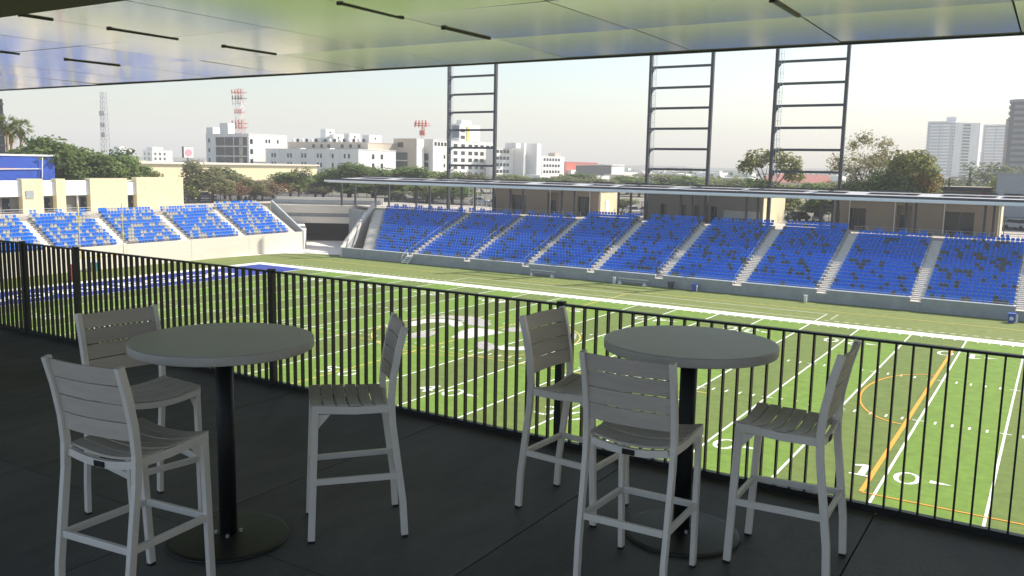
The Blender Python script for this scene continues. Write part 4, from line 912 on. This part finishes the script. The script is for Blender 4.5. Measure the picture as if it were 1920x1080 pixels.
M_cw = mat('car_white', (.75, .75, .74), .3, var=.02); M_cs = mat('car_silver', (.42, .43, .44), .3, metal=.4, var=.02); M_cd = mat('car_dark', (.05, .055, .06), .3, var=.02)
CARS = [(-104.8, 50.8, 'white car', M_cw), (-105.8, 55.9, 'silver car', M_cs), (-100.6, 62.2, 'white car', M_cw), (-19.0, 73.8, 'white car', M_cw), (-16.8, 74.9, 'white car', M_cw), (-15.0, 78.6, 'silver car', M_cs), (6.8, 81.1, 'dark car', M_cd), (9.5, 83.8, 'silver car', M_cs), (37.5, 87.4, 'white car', M_cw), (-83.4, 90, 'dark car', M_cd), (-58.6, 86.2, 'white car', M_cw), (-50.0, 80.0, 'silver car', M_cs)]
CL = ['left of the rust trees behind the end stand', 'next to the white one behind the end stand', 'under the rust brown tree behind the end stand', 'left one behind the fence between left and middle kiosk', 'right one behind the fence between left and middle kiosk', 'further back between left and middle kiosk', 'in the gap left of the right tan kiosk', 'further back left of the right tan kiosk', 'behind the fence at the right picture edge', 'behind the corner deck fence', 'seen under the canopy left of the left tower', 'seen under the canopy behind the scaffold']
protos = {}
for i, (x, y, nm, m_) in enumerate(CARS):
    lb = nm+' parked '+CL[i]; loc = (x, y, GZ if abs(y) > 78 or x < -92 else DZ); rz = R(20+37*i)
    if m_.name in protos: dup(protos[m_.name], loc, rz, lb)
    else: protos[m_.name] = car(lb, loc, rz, m_)
lot = MB(); lot.flat([(-130, 78.2), (72, 78.2), (72, 98), (-130, 98)], GZ+.02); lot.flat([(-125, 36), (-92.2, 36), (-92.2, 78.1), (-125, 78.1)], GZ+.02); lot.build('car_park', M_asph, kind='structure')

# ------------------------------------------------------------------ terrace: floor, ceiling, railing
TX0, TX1 = 18, 62
base = MB(); base.box(TX0, TX1, -72, -57.25, FZ-.5, FZ-.05); base.build('terrace_slab', M_grey, kind='structure')
mb = MB(); mb.box(TX0, TX1, -73, -58.5, 0, FZ-.51); tag(mb.build('stand_wall', M_grey), 'concrete wall of the near stand carrying the terrace', 'wall')
M_tile = mat('dark_floor_tile', (.125, .121, .115), .6, var=.38, scale=1.6, bump=.15, bscale=55, rnd=.08, spec=.35)
fl = thing('terrace_floor', (40, -60, FZ-.05), 'dark grey tiled terrace floor under the tables', 'floor'); 
tm_ = MB(); tm_.box(-.771, .771, -.5, .5, -.048, 0); po = tm_.build('floor_tile', M_tile, world=False); TME = po.data; bpy.data.objects.remove(po)
yr = [-57.24, -59.64, -61.85, -64.06, -66.27, -68.48]; x = 42.0-1.55*14
while x < TX1-1.6:
    for a, b in zip(yr[:-1], yr[1:]): inst('floor_tile', TME, (x+.775, (a+b)/2, FZ), fl, 0, (1, (a-b)-.008, 1))
    x += 1.55
fl['kind'] = 'structure'; 
CZ = 16.435
ce = thing('terrace_ceiling', (36, -53, CZ), 'brushed metal panel ceiling of the terrace with dark linear slots', 'ceiling'); ce['kind'] = 'structure'
pm = MB(); pm.box(-.5, .5, -.5, .5, 0, .04); po = pm.build('ceiling_panel', M_ceil, world=False); CPM = po.data; bpy.data.objects.remove(po)
rs = random.Random(13)
cols = [32.2-3.99*k for k in range(4, 0, -1)]+[32.2+3.99*k for k in range(0, 8)]
for a, b in zip(cols[:-1], cols[1:]):
    for u, v in ((a, (a+b)/2), ((a+b)/2, b)):
        for ya, yb in ((-52.62, -50.50), (-54.64, -52.62), (-56.66, -54.64)):
            o = inst('ceiling_panel', CPM, ((u+v)/2, (ya+yb)/2, CZ), ce, 0, (v-u-.016, yb-ya-.016, 1)); o.rotation_euler = (R(rs.uniform(-.22, .22)-(.75 if yb > -51 else 0)), R(rs.uniform(-.22, .22)), 0)
mb = MB(); mb.box(TX0, TX1, -56.7, -50.5, CZ+.06, CZ+.5); mb.build('backing', M_dark, ce)
mb = MB(); mb.box(TX0, TX1, -50.5, -50.44, CZ-.03, CZ+.55); mb.build('edge_trim', M_dark, ce)
sl = MB(); sl.box(-.021, .021, -.5, .5, -.014, .02); sl.box(-.03, .03, -.5, -.46, -.02, .0); po = sl.build('light_slot', M_black, world=False); SLM = po.data; bpy.data.objects.remove(po)
for x in cols:
    for yc, ln in ((-53.2, 1.02), (-55.0, 1.05), (-56.45, .4)): inst('light_slot', SLM, (x, yc, CZ-.002), ce, 0, (1, ln, 1))
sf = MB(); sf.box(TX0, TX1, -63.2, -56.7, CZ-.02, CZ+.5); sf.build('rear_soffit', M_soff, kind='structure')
# railing
RY = -57.27
rl = thing('terrace_railing', (37, RY, FZ), 'black flat bar railing along the terrace edge', 'railing')
bm_ = MB(); bm_.box(-.005, .005, -.0175, .0175, .03, 1.0); po = bm_.build('baluster', M_black, world=False); BME = po.data; bpy.data.objects.remove(po)
mb = MB(); mb.box(-.026, .026, -.024, .024, -.1, 1.03); po = mb.build('post', M_black, world=False); PME = po.data; bpy.data.objects.remove(po)
posts = [27.3, 30.2, 33.11, 34.12, 37.025, 39.886, 42.95, 45.8, 48.7]
x = 37.025-.0895*115
while x < 49:
    d_ = min(abs(x-p) for p in posts)
    if d_ > .045: inst('baluster', BME, (x, RY, FZ), rl)
    x += .0895
for p in posts: inst('post', PME, (p, RY, FZ), rl)
mb = MB(); mb.box(26, 50, RY-.02, RY+.02, FZ+1.0, FZ+1.014); mb.build('top_rail', M_black, rl)
mb = MB(); mb.box(26, 50, RY-.02, RY+.02, FZ+.002, FZ+.04); mb.build('bottom_rail', M_black, rl)

# ------------------------------------------------------------------ bar tables and stools
def bar_table(x, y, label):
    t_ = thing('bar_table', (0, 0, 0), label, 'table', 'round bar tables on the terrace')
    mb = MB(); mb.lathe([(.05, 1.013), (.444, 1.013), (.4485, 1.016), (.449, 1.019), (.449, 1.054), (.4475, 1.0585), (.443, 1.060), (0.001, 1.0605)], 72); tp = mb.build('tabletop', M_top, t_, world=False)
    for p in tp.data.polygons: p.use_smooth = abs(p.normal.z) < .9
    mb = MB(); mb.lathe([(.044, .03), (.044, 1.01)], 28); o = mb.build('pole', M_pole, t_, world=False); 
    for p in o.data.polygons: p.use_smooth = abs(p.normal.z) < .9
    mb = MB(); mb.lathe([(.305, 0), (.31, .006), (.308, .012), (.29, .016), (.06, .026), (.055, .03)], 64); mb.build('base', M_pole, t_, world=False)
    mb = MB(); mb.box(-.2, .2, -.03, .03, .995, 1.011); mb.box(-.03, .03, -.2, .2, .985, .994); mb.build('support_bracket', M_pole, t_, world=False)
    bo = MB(); bo.tube((0, 0, 0), (0, 0, .016), .009, 8); po = bo.build('bolt', M_steel, world=False); me = po.data; bpy.data.objects.remove(po)
    for k in range(4):
        a = math.pi/4+k*math.pi/2; inst('bolt', me, (.062*math.cos(a), .062*math.sin(a), .027), t_)
    t_.location = (x, y, FZ); return t_
bar_table(CAM[0]-3.53, CAM[1]+2.895, 'round grey bar table on black pedestal, left of the two')
bar_table(CAM[0]-1.585, CAM[1]+4.300, 'round grey bar table on black pedestal, right one nearer the railing')
def back_x(z): return .211+(.214-.211)*z/1.124
def back_y(z):
    P = [(0, -.247), (.2, -.236), (.42, -.208), (.62, -.182), (.74, -.176), (.86, -.186), (1.0, -.212), (1.124, -.245)]
    for (a, p), (b, q) in zip(P[:-1], P[1:]):
        if z <= b: return p+(q-p)*(z-a)/(b-a)
    return P[-1][1]
def stool(label):
    t_ = thing('bar_stool', (0, 0, 0), label, 'bar stool', 'slatted grey bar stools round the tables'); tw_, td = .026, .036
    for s in (-1, 1):
        zs = [.012, .2, .42, .55, .62, .68, .74, .8, .86, .93, 1.0, 1.06, 1.124]
        mb = MB(); mb.sweep([(s*back_x(z), back_y(z), z) for z in zs], tw_, td, (1, 0, 0)); lg = bevel(mb.build('rear_leg', M_frame, t_, world=False))
        mb = MB(); mb.box(s*.211-.012, s*.211+.012, -.264, -.232, 0, .014); mb.build('foot_glide', M_foot, lg, world=False)
        mb = MB(); mb.sweep([(s*.192, .234, .012), (s*.200, .206, .71)], tw_, td, (1, 0, 0)); lg = bevel(mb.build('front_leg', M_frame, t_, world=False))
        mb = MB(); mb.box(s*.192-.012, s*.192+.012, .217, .25, 0, .014); mb.build('foot_glide', M_foot, lg, world=False)
        mb = MB(); mb.sweep([(s*.203, -.168, .700), (s*.203, 0, .698), (s*.203, .222, .712)], tw_, .040, (1, 0, 0)); bevel(mb.build('side_rail', M_frame, t_, world=False))
        mb = MB(); mb.bar((s*.204, back_y(.335)+.01, .335), (s*.195, .212, .325), .020, .032); bevel(mb.build('footrest_bar', M_frame, t_, world=False))
        mb = MB(); mb.extr([(s*.188, .20, .68), (s*.188, .13, .68), (s*.188, .20, .60)], (s*.008, 0, 0)); mb.build('corner_bracket', M_frame, t_, world=False)
    mb = MB(); mb.bar((-.184, .222, .325), (.184, .222, .325), .020, .032); bevel(mb.build('footrest_bar', M_frame, t_, world=False))
    mb = MB(); mb.bar((-.196, back_y(.335), .335), (.196, back_y(.335), .335), .020, .032); bevel(mb.build('footrest_bar', M_frame, t_, world=False))
    N = 10; xs_ = [-.190+.38*k/N for k in range(N+1)]
    sag = lambda x: -.024*(1-(x/.19)**2)
    for y, z in ((.214, .700), (-.172, .694)):
        mb = MB(); mb.sweep([(x, y, z+sag(x)) for x in xs_], .022, .034, (0, 1, 0)); ap = bevel(mb.build('apron', M_frame, t_, world=False), .002)
        if y < 0: mb = MB(); mb.box(-.030, .030, y-.0165, y-.0112, z-.024-.012, z-.024+.013); mb.build('tag', M_foot, ap, world=False)
    n = 6; y0, y1 = -.158, .232; w = (y1-y0)/n
    for k in range(n):
        yc = y0+(k+.5)*w; zc = .727+(.004 if k > 3 else 0)-.004*(k < 2)
        xx = [-.212+.424*q/12 for q in range(13)]; mb = MB(); mb.sweep([(x, yc, zc-.028*(1-(x/.212)**2)) for x in xx], w-.006, .012, (0, 1, 0)); bevel(mb.build('seat_slat', M_slat, t_, world=False), .0025)
    zb0, zb1 = .795, 1.118; hgt = (zb1-zb0)/4
    for k in range(4):
        zc = zb0+(k+.5)*hgt; a = math.atan2(back_y(zc+.03)-back_y(zc-.03), .06); xx = [-.200+.40*q/12 for q in range(13)]
        vs = []; hh = (hgt-.005)/2; th = .007
        mb = MB()
        for x in xx:
            yb = back_y(zc)-.020*(1-(x/.2)**2)+.004
            for dz, dy in ((-hh, -th), (hh, -th), (hh, th), (-hh, th)): vs.append((x, yb+dy+dz*math.tan(a), zc+dz))
        fs = [(3, 2, 1, 0)]+[(i*4+q, i*4+4+q, i*4+4+(q+1) % 4, i*4+(q+1) % 4) for i in range(12) for q in range(4)]+[(48, 49, 50, 51)]
        mb.add(vs, [f[::-1] for f in fs]); bevel(mb.build('back_slat', M_slat, t_, world=False), .002)
    return t_
ST = [(-3.107, 3.390, 2.385, 'grey slatted bar stool right of the left table, seen from its side'), (-1.036, 4.297, 1.597, 'grey slatted bar stool at the far right, facing the right table'), (-2.243, 4.304, -1.610, 'grey slatted bar stool left of the right table beside the railing'),
      (-1.575, 3.715, .027, 'grey slatted bar stool in front of the right table with its back turned'), (-3.367, 2.266, .119, 'nearest grey slatted bar stool at lower left with its back turned'), (-4.135, 2.843, -1.699, 'grey slatted bar stool behind the left table, back against the railing')]
p0 = None
for dx, dy, rz, lb in ST:
    loc = (CAM[0]+dx, CAM[1]+dy, FZ)
    if p0 is None: p0 = stool(lb); p0.location = loc; p0.rotation_euler = (0, 0, rz)
    else: dup(p0, loc, rz, lb)
# planter cut by the left edge
pt = thing('bin_cabinet', (35.33, -58.78, FZ), 'tan wooden cabinet with grey top barely showing at the left edge', 'cabinet')
mb = MB(); mb.box(34.60, 35.06, -59.1, -58.6, FZ+.02, FZ+.27); mb.build('body', mat('tan_wood', (.16, .125, .08), .7, var=.2, scale=6), pt)
mb = MB(); mb.box(34.62, 35.00, -59.05, -58.65, FZ+.273, FZ+.46); mb.build('top_box', M_frame, pt)

# ------------------------------------------------------------------ haze
HAZE = 0.0005
if HAZE:
    mb = MB(); mb.box(-3050, 3050, -3050, 3050, -1.0, 130)
    hz = mb.build('haze', [], kind='stuff'); hz['label'] = 'thin pale morning haze over the whole city'; hz['category'] = 'haze'
    hm = bpy.data.materials.new('haze_volume'); hm.use_nodes = True; n = hm.node_tree.nodes; n.clear()
    out = n.new('ShaderNodeOutputMaterial'); pv = n.new('ShaderNodeVolumePrincipled')
    pv.inputs['Color'].default_value = (.945, .945, .94, 1); pv.inputs['Density'].default_value = HAZE; pv.inputs['Anisotropy'].default_value = 0.0
    hm.node_tree.links.new(pv.outputs[0], out.inputs['Volume']); hz.data.materials.append(hm)
